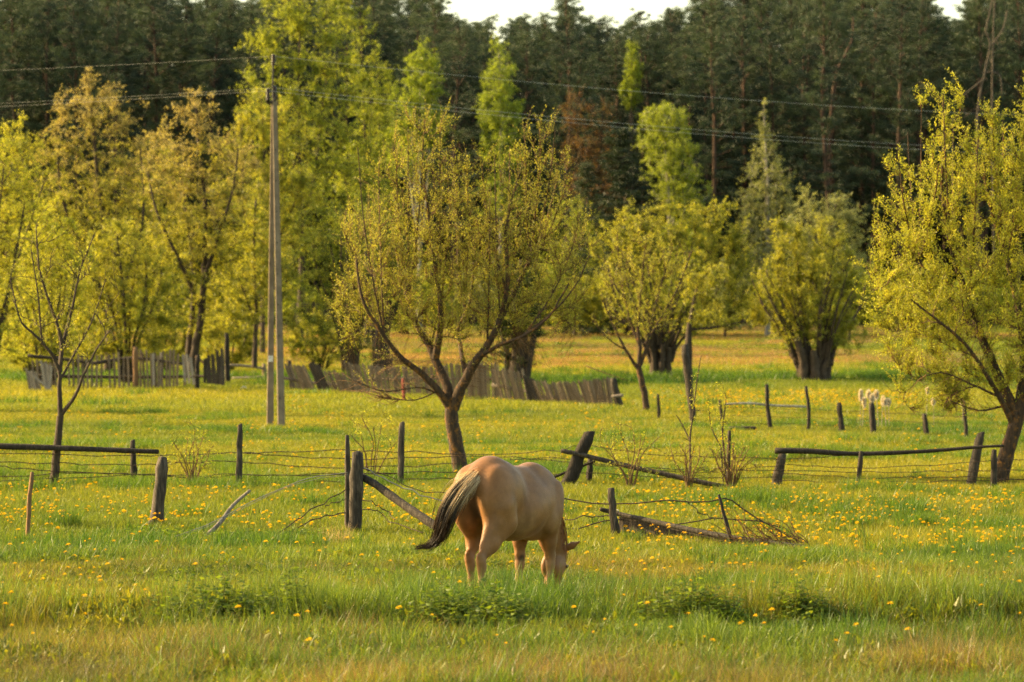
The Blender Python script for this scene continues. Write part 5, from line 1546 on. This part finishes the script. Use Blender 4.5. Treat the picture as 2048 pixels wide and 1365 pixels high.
    put((1 - sstep(.04, .20, np.hypot((x - .56) * .8, (z - .90)))) * 0.55, cream * np.array([.9, .95, 1.0]))             # pale flank
    put((1 - sstep(.10, .20, np.hypot(x - 1.08, z - 0.86))) * 0.35, cream)                                              # pale elbow
    put(sstep(.45, .75, nz_) * 0.25, rust)
    put((1 - sstep(.12, .38, np.hypot((x - .95) * .8, (z - .84) * 1.2))) * 0.45, rust * .85)                              # darker barrel
    put((1 - sstep(.015, .06, np.abs(x - .53 + (z - 1.1) * .22))) * sstep(.85, .98, z) * (1 - sstep(1.26, 1.36, z)) * .45, rust * .6)   # flank fold: shade of the crease painted as a dark line
    put((1 - sstep(.0, .10, np.abs(y))) * sstep(1.30, 1.36, z) * .25, rust)                                              # dorsal stripe
    put(sstep(.60, .72, noise3(V, 9.0, 15)) * .18, dark * 3)                                                             # dusty smudges
    put((1 - sstep(.02, .045, np.hypot(x - 1.17, z - 0.50) + (y < 0) * .3)) * .85, dark)                                    # dark knee mark
    put((1 - sstep(.0, .07, np.abs(z - 0.26 - (x - 1.2) * .3))) * (x > 1.0) * (x < 1.5) * sstep(.0, .02, np.where(y > 0, x - 1.185, x - 1.30)) * .8, dark)
    put((1 - sstep(.07, .10, z)) * (x < 1.5), dark * 1.5)                                                                # hooves
    put((x > 1.6) * (1 - sstep(.10, .2, z)) * .7, dark * 1.8)                                                            # muzzle
    put((1 - sstep(.02, .10, np.abs(y))) * (x < .2) * (1 - sstep(1.20, 1.28, z)) * sstep(.85, .95, z) * sstep(.0, .06, .12 - x) * .85, dark)   # darker strip under the tail
    body = obj('body', np_mesh('body', V, Q, None, 'coat', col, True), root)
    # eyes
    for s in (-1, 1):
        g = Geo()
        u = np.linspace(0, math.pi, 7); v = np.arange(10) * 2 * math.pi / 10
        U, Vv = np.meshgrid(u, v, indexing='ij')
        P = np.stack([np.sin(U) * np.cos(Vv), np.sin(U) * np.sin(Vv), np.cos(U)], -1).reshape(-1, 3) * 0.019 + np.array(hd(1.815, .045 + s * .098, .505))
        Qe = [(i * 10 + j, i * 10 + (j + 1) % 10, (i + 1) * 10 + (j + 1) % 10, (i + 1) * 10 + j) for i in range(6) for j in range(10)]
        g.add(P, Qe)
        obj('eye', g.mesh('eye', 'insulator'), body)
    # hair helper
    R_ = np.array([[math.cos(th), math.sin(th)], [-math.sin(th), math.cos(th)]])
    def to_local(p):
        d = np.array(p) - np.array(loc)
        return np.array([R_[0, 0] * d[0] + R_[0, 1] * d[1], R_[1, 0] * d[0] + R_[1, 1] * d[1], d[2]]) / 0.968
    rng = np.random.default_rng(88)
    def strands(guides, n, width, spread, colfun, name, wav=0.01):
        """guides: list of polylines (m,3) blended per strand"""
        m = 16
        Gs = np.array([resample(g, m) for g in guides])
        wgt = rng.dirichlet(np.ones(len(Gs)) * 0.7, n)
        P = np.einsum('ng,gmk->nmk', wgt, Gs)
        t = np.linspace(0, 1, m)[None, :, None]
        offv = rng.normal(size=(n, 1, 3)) * spread
        P = P + offv * (0.35 + 0.75 * np.sin(np.clip(t * 1.05, 0, 1) * math.pi) ** 0.8)
        P = P + np.sin(t * rng.uniform(4, 9, (n, 1, 1)) + rng.uniform(0, 6.28, (n, 1, 1))) * rand_dirs(rng, n)[:, None, :] * wav * t
        ln = rng.uniform(0.72, 1.0, n)
        P = np.array([resample(P[i][: max(6, int(m * ln[i]))], m) for i in range(n)])
        tan = unit(np.gradient(P, axis=1))
        side = unit(np.cross(tan, rand_dirs(rng, n)[:, None, :]))
        wd = width * rng.uniform(0.6, 1.2, (n, 1, 1)) * (1 - t ** 3 * 0.85)
        A, B = P + side * wd, P - side * wd
        V = np.stack([A, B], 2).reshape(-1, 3)
        base = np.arange(n)[:, None] * (2 * m) + np.arange(m - 1)[None] * 2
        Q = np.stack([base, base + 1, base + 3, base + 2], -1).reshape(-1, 4)
        c = colfun(np.repeat(t[:, :, 0], n, 0), wgt, rng)          # (n,m,3)
        c = np.repeat(c[:, :, None, :], 2, 2).reshape(-1, 3)
        return obj(name, np_mesh(name, V, Q, None, 'hair', c, True), root)
    def TP(px, py, dy=0.0):
        return to_local(W(px, py, 38.3 + dy))
    rootp = [(953, 943, .05), (950, 950, .0), (944, 947, .05)]
    guides = [
        np.array([TP(952, 942, .06), TP(936, 950, -.04), TP(912, 968, -.12), TP(890, 1002, -.15), TP(877, 1040, -.15), TP(870, 1070, -.12), TP(852, 1091, -.1), TP(806, 1094, -.1)]),
        np.array([TP(955, 943, .05), TP(944, 956, -.06), TP(924, 980, -.14), TP(903, 1014, -.18), TP(890, 1052, -.18), TP(880, 1080, -.14), TP(858, 1097, -.1), TP(802, 1104, -.08)]),
        np.array([TP(957, 945, .03), TP(952, 962, -.08), TP(932, 986, -.15), TP(911, 1018, -.16), TP(896, 1052, -.16), TP(882, 1077, -.14), TP(862, 1091, -.1), TP(818, 1086, -.08)]),
    ]
    creamh = np.array([0.66, 0.49, 0.28]); brown = np.array([0.085, 0.042, 0.019]); black = np.array([0.014, 0.009, 0.006])
    def tailcol(t, w, r):
        n = len(t)
        tone = (w[:, 0] * 0.15 + r.random(n) * 0.85)[:, None]
        start = 0.14 + 0.40 * tone
        f = sstep(0, 1, np.clip((t - start) / 0.22, 0, 1))[..., None]
        dk = lerp(black, brown, (r.random(n) ** 2)[:, None, None])
        c = creamh * r.uniform(.75, 1.15, (n, 1, 1)) * (1 - f) + dk * f
        return c
    strands(guides, 1050, 0.0030, np.array([0.021, 0.030, 0.021]), tailcol, 'tail', 0.022)
    strands(guides, 90, 0.0022, np.array([0.045, 0.05, 0.045]), tailcol, 'loose_hair', 0.045)
    shorts = [np.array([TP(955, 944, .02), TP(950, 955, -.08), TP(946, 968, -.12), TP(944, 985, -.12), TP(941, 1000, -.11)]),
              np.array([TP(951, 945, .02), TP(938, 962, -.08), TP(930, 985, -.12), TP(926, 1010, -.12), TP(922, 1032, -.11)]),
              np.array([TP(955, 944, .02), TP(957, 952, -.05), TP(958, 960, -.06), TP(957, 970, -.06), TP(955, 980, -.06)])]
    strands(shorts, 160, 0.005, np.array([0.012, 0.018, 0.012]), lambda t, w, r: (creamh * r.uniform(.7, 1.15, (len(t), 1, 1))) * (1 - sstep(.5, 1.0, t)[..., None] * 0.6), 'tail_top', 0.008)
    # mane hanging on both sides of the low neck
    gm = []
    for s in (-1, 1):
        gm = [np.array([(x0, y0, z0 + r0), (x0 + .03, y0 + s * (r0 + .02), z0 + .02), (x0 + .05, y0 + s * (r0 + .05), z0 - .16), (x0 + .04, y0 + s * (r0 + .05), z0 - .34)]) for x0, y0, z0, r0 in ((1.45, .01, 1.13, .10), (1.58, .02, .98, .09), (1.69, .03, .82, .08), (1.78, .04, .64, .06))]
        strands(gm, 70 if s < 0 else 190, 0.0045, np.array([0.03, 0.012, 0.03]), lambda t, w, r: np.array([0.38, 0.17, 0.06]) * r.uniform(.45, 1.2, (len(t), 1, 1)) * np.ones(t.shape)[..., None], 'mane', 0.015)
    gf = [np.array([(1.80, .04, .61), (1.85, .05, .54), (1.83, .055, .43), (1.79, .06, .32)]), np.array([(1.78, .08, .61), (1.83, .12, .52), (1.80, .15, .40), (1.76, .16, .30)])]
    strands(gf, 70, 0.005, np.array([0.015, 0.02, 0.015]), lambda t, w, r: np.array([0.30, 0.13, 0.045]) * r.uniform(.6, 1.2, (len(t), 1, 1)) * np.ones(t.shape)[..., None], 'forelock', 0.01)
build_horse()

# ------------------------------------------------------------------ grass, in scattered tufts
def blades(rng, n, rad, h0, h1, w, lean, segs, c0, c1, curl=0.5):
    g_V, g_Q, g_T, g_C = [], [], [], []
    p = np.stack([rng.uniform(-rad, rad, n), rng.uniform(-rad, rad, n), np.full(n, -0.02)], -1)
    h = rng.uniform(h0, h1, n)
    az = rng.uniform(0, 2 * math.pi, n)
    ln = np.abs(rng.normal(0, lean, n)) + 0.05
    d = np.stack([np.cos(az), np.sin(az), np.zeros(n)], -1)
    a2 = rng.uniform(0, 2 * math.pi, n)
    side = np.stack([np.cos(a2), np.sin(a2), np.zeros(n)], -1)
    ww = w * rng.uniform(0.6, 1.3, n)
    pts = []
    for k in range(segs + 1):
        t = k / segs
        c = p + np.array([0, 0, 1.0]) * (h * (t - curl * 0.25 * ln * t * t))[:, None] + d * (h * ln * t ** 1.8)[:, None]
        pts.append(c)
    V = []
    for k in range(segs):
        t = k / segs
        V += [pts[k] + side * (ww * (1 - 0.75 * t))[:, None], pts[k] - side * (ww * (1 - 0.75 * t))[:, None]]
    V.append(pts[segs])
    V = np.stack(V, 1)
    m = 2 * segs + 1
    base = np.arange(n)[:, None] * m
    Q = []
    for k in range(segs - 1):
        Q.append(base + np.array([[2 * k, 2 * k + 1, 2 * k + 3, 2 * k + 2]]))
    T = base + np.array([[2 * segs - 2, 2 * segs - 1, 2 * segs]])
    Q = np.concatenate(Q) if Q else None
    f = rng.random((n, 1))
    c = lerp(np.array(c0), np.array(c1), f) * rng.uniform(0.8, 1.2, (n, 1))
    C = np.repeat(c, m, 0)
    return V.reshape(-1, 3), Q, T, C

def tuft_mesh(name, layers, seed):
    rng = np.random.default_rng(seed)
    g = Geo()
    for l in layers:
        V, Q, T, C = blades(rng, *l)
        g.add(V, Q, T, C)
    return g.mesh(name, 'grass_blade', usecol=True, smooth=True)

GRN0, GRN1 = (0.098, 0.136, 0.016), (0.23, 0.234, 0.031)
DRY0, DRY1 = (0.125, 0.105, 0.048), (0.25, 0.21, 0.10)
RED0, RED1 = (0.18, 0.115, 0.062), (0.28, 0.18, 0.10)
def grass_collection(name, meshes):
    c = bpy.data.collections.new(name)
    for i, me in enumerate(meshes):
        o = bpy.data.objects.new('%s_%02d' % (name, i), me)
        c.objects.link(o)
    return c

def scatter(name, label, pts, rot, scl, idx, tint, coll):
    me = bpy.data.meshes.new(name)
    me.vertices.add(len(pts))
    me.vertices.foreach_set('co', np.ascontiguousarray(pts, np.float32).ravel())
    for nm, ty, dat, key in (('rot', 'FLOAT_VECTOR', rot, 'vector'), ('scl', 'FLOAT_VECTOR', scl, 'vector'), ('idx', 'INT', idx, 'value'), ('tint', 'FLOAT_COLOR', tint, 'color')):
        a = me.attributes.new(nm, ty, 'POINT')
        a.data.foreach_set(key, np.ascontiguousarray(dat, np.int32 if ty == 'INT' else np.float32).ravel())
    o = obj(name, me)
    tag(o, label, None, None, 'stuff')
    ng = bpy.data.node_groups.new(name + '_nodes', 'GeometryNodeTree')
    ng.interface.new_socket('Geometry', in_out='INPUT', socket_type='NodeSocketGeometry')
    ng.interface.new_socket('Geometry', in_out='OUTPUT', socket_type='NodeSocketGeometry')
    gi = ng.nodes.new('NodeGroupInput'); go = ng.nodes.new('NodeGroupOutput')
    m2p = ng.nodes.new('GeometryNodeMeshToPoints')
    iop = ng.nodes.new('GeometryNodeInstanceOnPoints')
    ci = ng.nodes.new('GeometryNodeCollectionInfo')
    ci.inputs['Collection'].default_value = coll
    ci.inputs['Separate Children'].default_value = True
    ci.inputs['Reset Children'].default_value = True
    def attr(n, t):
        a = ng.nodes.new('GeometryNodeInputNamedAttribute'); a.data_type = t; a.inputs['Name'].default_value = n
        return a.outputs['Attribute']
    e2r = ng.nodes.new('FunctionNodeEulerToRotation')
    ng.links.new(attr('rot', 'FLOAT_VECTOR'), e2r.inputs[0])
    ng.links.new(gi.outputs[0], m2p.inputs[0])
    ng.links.new(m2p.outputs[0], iop.inputs['Points'])
    ng.links.new(ci.outputs[0], iop.inputs['Instance'])
    iop.inputs['Pick Instance'].default_value = True
    ng.links.new(attr('idx', 'INT'), iop.inputs['Instance Index'])
    ng.links.new(e2r.outputs[0], iop.inputs['Rotation'])
    ng.links.new(attr('scl', 'FLOAT_VECTOR'), iop.inputs['Scale'])
    ng.links.new(iop.outputs[0], go.inputs[0])
    md = o.modifiers.new('scatter', 'NODES'); md.node_group = ng
    return o

def joined_pine(pair):
    tm, cm0 = pair
    bm_ = bmesh.new(); bm_.from_mesh(tm)
    for f in bm_.faces: f.material_index = 1
    bm_.from_mesh(cm0)
    me = bpy.data.meshes.new('forest_pine'); bm_.to_mesh(me); bm_.free()
    me.materials.append(MATS['needle']); me.materials.append(MATS['pine_bark'])
    return me
fcol = grass_collection('forest', [joined_pine(PINES[i]) for i in range(3)] + [joined_pine(q) for q in SPRUCES])
fp, fr, fs, fi = [], [], [], []
for px, Yt, ty, k, rz, wd in FOREST_BACK:
    b = on_ground(px, Yt)
    sc_ = (EYE - (ty - HOR) * Yt / F - b.z) / 24.0
    fp.append(tuple(b)); fr.append((0, 0, rz)); fs.append((sc_ * wd, sc_ * wd, sc_)); fi.append(k % 3)
for Yr_, ty_ in ((322, 420), (338, 380), (356, 340), (380, 300), (410, 330)):
    for px in np.arange(-180, 2240, 40):
        q = px + rp.uniform(-14, 14); Yt = Yr_ + rp.uniform(-6, 6); b = on_ground(q, Yt)
        sc_ = (EYE - (ty_ + rp.uniform(-70, 60) - HOR) * Yt / F - b.z) / 12.0
        fp.append(tuple(b)); fr.append((0, 0, rp.uniform(0, 6.28))); fs.append((sc_ * 1.5, sc_ * 1.5, sc_)); fi.append(3 + rp.randrange(2))
scatter('forest', 'deep pine forest closing the view behind the front pines', np.array(fp), np.array(fr), np.array(fs), np.array(fi), np.ones((len(fp), 4)), fcol)

rgG = np.random.default_rng(900)
def field_points(n, Y0, Y1, power=-0.6, margin=1.25):
    """random ground points in the wedge of meadow in front of the camera"""
    u = rgG.random(n)
    e = power + 2
    Y = (Y0 ** e + u * (Y1 ** e - Y0 ** e)) ** (1 / e)
    hw = 1024 * Y / F * margin + 0.8
    X = rgG.uniform(-1, 1, n) * hw
    return np.stack([X, Y, ground(X, Y)], -1)

def tints(p, a, b, scale, seed, spread=0.12):
    f = np.clip(noise3(p, scale, seed) * 1.5 - 0.25 + rgG.normal(size=len(p)) * spread, 0, 1)[:, None]
    t = lerp(np.array(a), np.array(b), f)
    return np.concatenate([t, np.ones((len(p), 1))], 1)

# near meadow: long lush grass with dry stalks towards the camera
near = [tuft_mesh('grass_near', [(46, .13, .09, .27, .0042, .5, 3, GRN0, GRN1), (5, .12, .10, .26, .003, .5, 2, DRY0, DRY1)], 1000 + i) for i in range(4)]
near += [tuft_mesh('grass_near', [(26, .12, .15, .34, .0055, .55, 3, (0.075, 0.145, 0.02), (0.16, 0.235, 0.035))], 1010 + i) for i in range(2)]
near += [tuft_mesh('grass_near', [(12, .16, .16, .46, .0022, .28, 2, DRY0, DRY1), (10, .14, .12, .34, .0022, .35, 2, (0.09, 0.055, 0.03), (0.19, 0.12, 0.065)), (10, .12, .10, .25, .004, .5, 2, GRN0, GRN1)], 1020 + i) for i in range(3)]
def weed_mesh(seed):
    r = np.random.default_rng(seed)
    g = Geo(); n = 26
    a = r.uniform(0, 6.28, n); el = r.uniform(0.15, 1.1, n)
    D = np.stack([np.cos(a) * np.cos(el), np.sin(a) * np.cos(el), np.sin(el)], -1)
    c = np.stack([r.normal(0, .05, n), r.normal(0, .05, n), r.uniform(0, .12, n)], -1)
    Wd = unit(np.cross(D, np.array([0, 0, 1.0]) + r.normal(size=(n, 3)) * .4))
    L = r.uniform(.05, .12, n)
    V, Q = diamonds(c, D, Wd, L, L * r.uniform(.14, .3, n))
    g.add(V, Q, None, np.repeat(lerp(np.array([0.09, 0.14, 0.014]), np.array([0.25, 0.28, 0.03]), r.random((n, 1))), 4, 0))
    return g.mesh('grass_near', 'grass_blade', usecol=True, smooth=False)
near += [weed_mesh(1030 + i) for i in range(3)]
cn = grass_collection('grass_near', near)
p = field_points(19000, 28.5, 48, 0.0, 1.15)
nn = noise3(p, 0.5, 71) + rgG.normal(size=len(p)) * 0.12
dryness = np.clip(1 - (p[:, 1] - 30.8) / 3.4, 0, 1) * 0.45 + (noise3(p, 0.9, 72) - 0.5) * 0.8
idx = rgG.integers(0, 4, len(p))
idx = np.where(nn > 0.60, 4 + rgG.integers(0, 2, len(p)), idx)
idx = np.where(rgG.random(len(p)) < dryness * 0.8, 6 + rgG.integers(0, 3, len(p)), idx)
idx = np.where(rgG.random(len(p)) < 0.10 + 0.35 * sstep(.55, .75, noise3(p, 1.3, 76)), 9 + rgG.integers(0, 3, len(p)), idx)
hs = 0.45 + 0.6 * noise3(p, 0.9, 73) + 0.55 * noise3(p, 3.0, 75) ** 2
hs = hs * np.where((p[:, 1] > 35.2) & (p[:, 1] < 38.1), 1.6, 0.95)
hs = np.where(p[:, 1] > 39.0, hs * 0.72, hs)
sc = np.stack([np.ones(len(p)) * rgG.uniform(.9, 1.3, len(p)), np.ones(len(p)), hs], -1); sc[:, 1] = sc[:, 0]
rot = np.stack([rgG.normal(0, .2, len(p)), rgG.normal(0, .2, len(p)), rgG.uniform(0, 6.28, len(p))], -1)
scatter('grass', 'long mixed green and dry grass in front of the horse', p, rot, sc, idx, tints(p, (0.66, 0.74, 0.72), (1.36, 1.08, 0.95), 0.55, 74, 0.2), cn)

# middle meadow: short grazed grass
mid = [tuft_mesh('grass_mid', [(120, .26, .05, .17, .0065, .5, 2, GRN0, GRN1), (6, .25, .06, .16, .004, .5, 2, DRY0, DRY1)], 1100 + i) for i in range(4)]
mid += [tuft_mesh('grass_mid', [(90, .17, .12, .32, .007, .5, 2, (0.05, 0.105, 0.013), (0.11, 0.18, 0.022))], 1110 + i) for i in range(2)]
cm_ = grass_collection('grass_mid', mid)
p = field_points(20000, 45, 122, -0.7, 1.15)
nn = noise3(p, 0.35, 81)
idx = rgG.integers(0, 4, len(p))
idx = np.where(rgG.random(len(p)) < sstep(.62, .8, nn) * .35 + 0.012, 4 + rgG.integers(0, 2, len(p)), idx)
hs = 0.55 + 0.8 * noise3(p, 0.5, 83)
s_ = rgG.uniform(.9, 1.3, len(p)) * (0.85 + 0.5 * sstep(60, 120, p[:, 1]))
sc = np.stack([s_, s_, hs], -1)
rot = np.stack([rgG.normal(0, .05, len(p)), rgG.normal(0, .05, len(p)), rgG.uniform(0, 6.28, len(p))], -1)
tn = tints(p, (0.85, 0.95, 0.8), (1.55, 1.3, 1.0), 0.16, 84)
scatter('grass', 'short yellow-green grazed grass around the wire fences', p, rot, sc, idx, tn, cm_)

# far meadow: coarse patches, reddish further out
far = [tuft_mesh('grass_far', [(150, .6, .08, .26, .014, .5, 2, GRN0, GRN1)], 1200 + i) for i in range(3)]
far += [tuft_mesh('grass_far', [(120, .6, .10, .34, .013, .35, 2, RED0, RED1), (30, .6, .08, .22, .014, .4, 2, GRN0, GRN1)], 1210 + i) for i in range(2)]
far += [tuft_mesh('grass_far', [(140, .5, .18, .5, .018, .5, 2, (0.05, 0.105, 0.013), (0.11, 0.18, 0.022))], 1220 + i) for i in range(2)]
cf = grass_collection('grass_far', far)
p = field_points(14000, 118, 300, -0.6, 1.15)
idx = rgG.integers(0, 3, len(p))
redf = sstep(168, 195, p[:, 1]) * sstep(.38, .55, noise3(p * np.array([1, .5, 1]), .11, 91) + rgG.normal(size=len(p)) * .05)
idx = np.where(rgG.random(len(p)) < redf * 0.42, 3 + rgG.integers(0, 2, len(p)), idx)
pollard_shade = np.exp(-((p[:, 1] - 156) / 9) ** 2) * .5 + 0.02  # darker green tufts massed at the pollards stand in for their shadow strip
idx = np.where((idx < 3) & (rgG.random(len(p)) < pollard_shade * sstep(.35, .6, noise3(p, .2, 92))), 5 + rgG.integers(0, 2, len(p)), idx)
s_ = rgG.uniform(.9, 1.4, len(p)) * (0.9 + 0.5 * sstep(150, 280, p[:, 1]))
sc = np.stack([s_, s_, (0.6 + 0.7 * noise3(p, .3, 93))], -1)
rot = np.stack([np.zeros(len(p)), np.zeros(len(p)), rgG.uniform(0, 6.28, len(p))], -1)
scatter('grass', 'coarse far meadow grass with reddish sorrel patches beyond the trees', p, rot, sc, idx, tints(p, (0.9, 1.0, 0.85), (1.55, 1.3, 1.0), 0.08, 94), cf)

# ------------------------------------------------------------------ dandelions
def dandelion_mesh(seed, h):
    r = np.random.default_rng(seed)
    g = Geo()
    n = 14
    for ring, (rad, z, m) in enumerate(((0.030, 0.0, 14), (0.022, 0.009, 11), (0.012, 0.014, 7))):
        a = np.arange(m) / m * 2 * math.pi + r.uniform(0, .4)
        c, s = np.cos(a), np.sin(a)
        tip = np.stack([c * rad, s * rad, np.full(m, h + z) + r.uniform(-.003, .003, m)], -1)
        root_ = np.stack([c * 0.004, s * 0.004, np.full(m, h + z * .4)], -1)
        w = 2.6 * rad / m
        sd = np.stack([-s, c, np.zeros(m)], -1) * w
        V = np.stack([root_, tip + sd, tip - sd], 1).reshape(-1, 3)
        g.add(V, None, np.arange(len(V)).reshape(-1, 3), np.array([0.82, 0.50, 0.018]) * r.uniform(.9, 1.1))
    P = np.array([[0, 0, -.05], [r.uniform(-.02, .02), r.uniform(-.02, .02), h * .5], [0, 0, h]])
    V, Q, _ = tubes(P[None], np.full((1, 3), .0025), 3)
    g.add(V, Q, None, np.array([0.16, 0.17, 0.04]))
    cup = np.array([[0.004, 0, h - .014]])
    return g.mesh('dandelion', 'petal', usecol=True)
DM = [dandelion_mesh(1300 + i, h) for i, h in enumerate((.13, .17, .21, .26))]
DT = [dandelion_mesh(1310 + i, h) for i, h in enumerate((.30, .36))]
# the ones that show largest, nearest the camera, are objects of their own
cands = []
rd = random.Random(21)
def dens(px, py):
    v = float(noise2(np.array([px * .012]), np.array([py * .035]), 1.0, 61)[0])
    base = 0.12 + 0.9 * max(0.0, v - 0.38)
    if px > 1150: base *= 1.9
    if 300 < px < 1000 and py > 1130: base *= 0.35
    if py > 1200: base *= 0.2
    elif py > 1130: base *= 0.5
    return base
while len(cands) < 300:
    px = rd.uniform(-20, 2068); py = rd.uniform(1062, 1340)
    if rd.random() < dens(px, py) * (1.0 if py < 1150 else 0.7):
        cands.append((px, py))
for i, (px, py) in enumerate(sorted(cands, key=lambda c: -c[1])):
    b = G(px, py + 26)
    tall = b.y < 38.6
    o = obj('dandelion', rd.choice(DT if tall else DM), None, b)
    o.rotation_euler = (rd.uniform(-.25, .15), rd.uniform(-.2, .2), rd.uniform(0, 6.28))
    s = rd.uniform(.55, 1.2)
    o.scale = (s, s, rd.uniform(.85, 1.1))
    if tall: lab = 'yellow dandelion flower in the long grass nearest the camera'
    elif px < 940: lab = 'yellow dandelion flower in the grass left of the horse'
    else: lab = 'yellow dandelion flower in the grass right of the horse'
    tag(o, lab, 'flower', 'yellow dandelions in the meadow')
# the thousands behind them
dcol = grass_collection('dandelion_carpet', DM[:3])
def carpet(n, x0, x1, y0, y1, thr, seed, sx=.012, sy=.05):
    px = rgG.uniform(x0, x1, n); py = rgG.uniform(y0, y1, n)
    v = noise2(px * sx, py * sy, 1.0, seed)
    k = (v + rgG.normal(size=n) * .10) > thr
    return np.stack([px[k], py[k]], -1)
pp = np.concatenate([carpet(1300, -40, 2088, 985, 1075, .46, 62), carpet(650, 1250, 2088, 990, 1110, .44, 63), carpet(220, -40, 500, 985, 1060, .38, 67), carpet(1100, -40, 2088, 860, 985, .55, 64), carpet(900, -40, 2088, 800, 870, .58, 65), carpet(700, 1420, 1840, 790, 822, .30, 66), carpet(250, 1300, 1500, 785, 830, .42, 68)])
P = np.array([np.array(G(a, b)) for a, b in pp])
n = len(P)
s_ = rgG.uniform(.5, 1.2, n) * (1 + 0.5 * sstep(70, 120, P[:, 1]))
scatter('dandelion_carpet', 'carpet of yellow dandelions around the fences and beyond', P, np.stack([rgG.normal(0, .2, n), rgG.normal(0, .2, n), rgG.uniform(0, 6.28, n)], -1),
        np.stack([s_, s_, np.ones(n)], -1), rgG.integers(0, 3, n), np.ones((n, 4)), dcol)

# ------------------------------------------------------------------ nettle patches and grass clumps in the foreground
def nettle_patch(label, px, py, w, h, n, seed, cols=((0.065, 0.12, 0.016), (0.22, 0.275, 0.03)), name='nettle_patch', leaf=.105):
    r = np.random.default_rng(seed)
    b = G(px, py)
    m = b.y / F
    t = thing(name, label, 'plant', b, 'leafy weed patches in the foreground')
    sg = Geo(); lg_ = Geo()
    for i in range(n):
        x = r.normal(0, .55) * w * m; y = r.normal(0, .22); clump = float(noise2(np.array([x * 4.0]), np.array([y * 4.0 + seed]), 1.0, seed)[0])
        gz_ = float(ground(b.x + x, b.y + y)) - b.z
        hh = h * m * r.uniform(.45, .85) * (0.5 + 1.0 * clump)
        lx, ly = r.normal(0, .04, 2)
        P = np.array([[x, y, gz_ - .03], [x + lx, y + ly, gz_ + hh * .5], [x + lx * 2, y + ly * 2, gz_ + hh]])
        V, Q, _ = tubes(P[None], np.array([[.004, .003, .002]]), 3)
        sg.add(V, Q, None, np.array([0.10, 0.13, 0.03]))
        nl = 12
        k = np.linspace(.25, 1.0, nl)
        c = P[0] + (P[2] - P[0]) * k[:, None]
        a = np.arange(nl) * 2.2 + r.uniform(0, 6)
        D = unit(np.stack([np.cos(a), np.sin(a), r.uniform(-.35, .35, nl)], -1))
        Wd = unit(np.cross(D, np.array([0, 0, 1.0]) + r.normal(size=(nl, 3)) * .3))
        L = leaf * (1.15 - .55 * k) * r.uniform(.8, 1.2, nl)
        V, Q = diamonds(c, D, Wd, L, L * .30)
        lg_.add(V, Q, None, np.repeat(lerp(np.array(cols[0]), np.array(cols[1]), r.random((nl, 1))), 4, 0))
    tag(obj('stems', sg.mesh('stems', 'leaf', usecol=True), t), kind='stuff')
    obj('leaves', lg_.mesh('leaves', 'leaf', usecol=True, smooth=False), t)
nettle_patch('wide dark nettle patch left of the horse in the foreground', 495, 1262, 125, 108, 230, 1400)
nettle_patch('small dark nettle tuft at the left end of the wide nettle patch', 370, 1245, 30, 75, 45, 1401)
nettle_patch('low nettle patch directly below the horse legs', 940, 1268, 115, 98, 190, 1402)
nettle_patch('tall nettle clump right of the horse in the foreground', 1395, 1272, 88, 112, 190, 1403)
nettle_patch('short nettle tuft at the right end of the nettle row', 1605, 1266, 52, 84, 90, 1404)
nettle_patch('broad-leaved dock clump under the lone thick post', 330, 1082, 60, 30, 40, 1405, ((0.12, 0.19, 0.02), (0.22, 0.28, 0.03)), 'dock_patch', .11)
nettle_patch('broad-leaved dock clump below the slanting grey branch', 480, 1082, 40, 26, 30, 1406, ((0.06, 0.12, 0.015), (0.18, 0.25, 0.03)), 'dock_patch', .11)
nettle_patch('broad-leaved dock clump below the fence corner', 590, 1078, 50, 24, 30, 1407, ((0.10, 0.17, 0.02), (0.2, 0.26, 0.03)), 'dock_patch', .11)

def grass_clump(label, px, py, w, h, n, seed, c0=(0.05, 0.105, 0.013), c1=(0.13, 0.20, 0.025), blade=.005):
    r = np.random.default_rng(seed)
    b = G(px, py); m = b.y / F
    V, Q, T, C = blades(r, n, w * m, h * m * .6, h * m * 1.1, blade, .5, 4, c0, c1)
    V[:, 1] *= 0.6
    g = Geo(); g.add(V, Q, T, C)
    # each blade its own tint, one plant
    o = obj('grass_clump', g.mesh('grass_clump', 'leaf', usecol=True), None, b)
    tag(o, label, 'grass clump', 'taller grass clumps standing out of the meadow')
grass_clump('tall dark grass clump beside the horse head', 1250, 1225, 48, 88, 420, 1500)
grass_clump('silvery grass clump right beside the horse muzzle', 1205, 1222, 35, 80, 200, 1501, (0.13, 0.19, 0.07), (0.28, 0.33, 0.16))
grass_clump('tall grass clump in front of the hind legs, left of them', 850, 1225, 70, 92, 420, 1502)
grass_clump('dark grass clump between the thin stake and the lone thick post', 138, 1058, 22, 52, 220, 1503)
grass_clump('dark grass clump in the dandelions near the right edge', 1868, 1130, 36, 50, 300, 1504)
grass_clump('pale dry grass tuft at the foot of the fence corner', 672, 1092, 30, 50, 140, 1505, (0.26, 0.18, 0.09), (0.45, 0.34, 0.2), .003)
grass_clump('dry grass tuft under the nearly bare shrub', 392, 985, 22, 24, 110, 1506, (0.24, 0.15, 0.08), (0.40, 0.27, 0.16), .004)
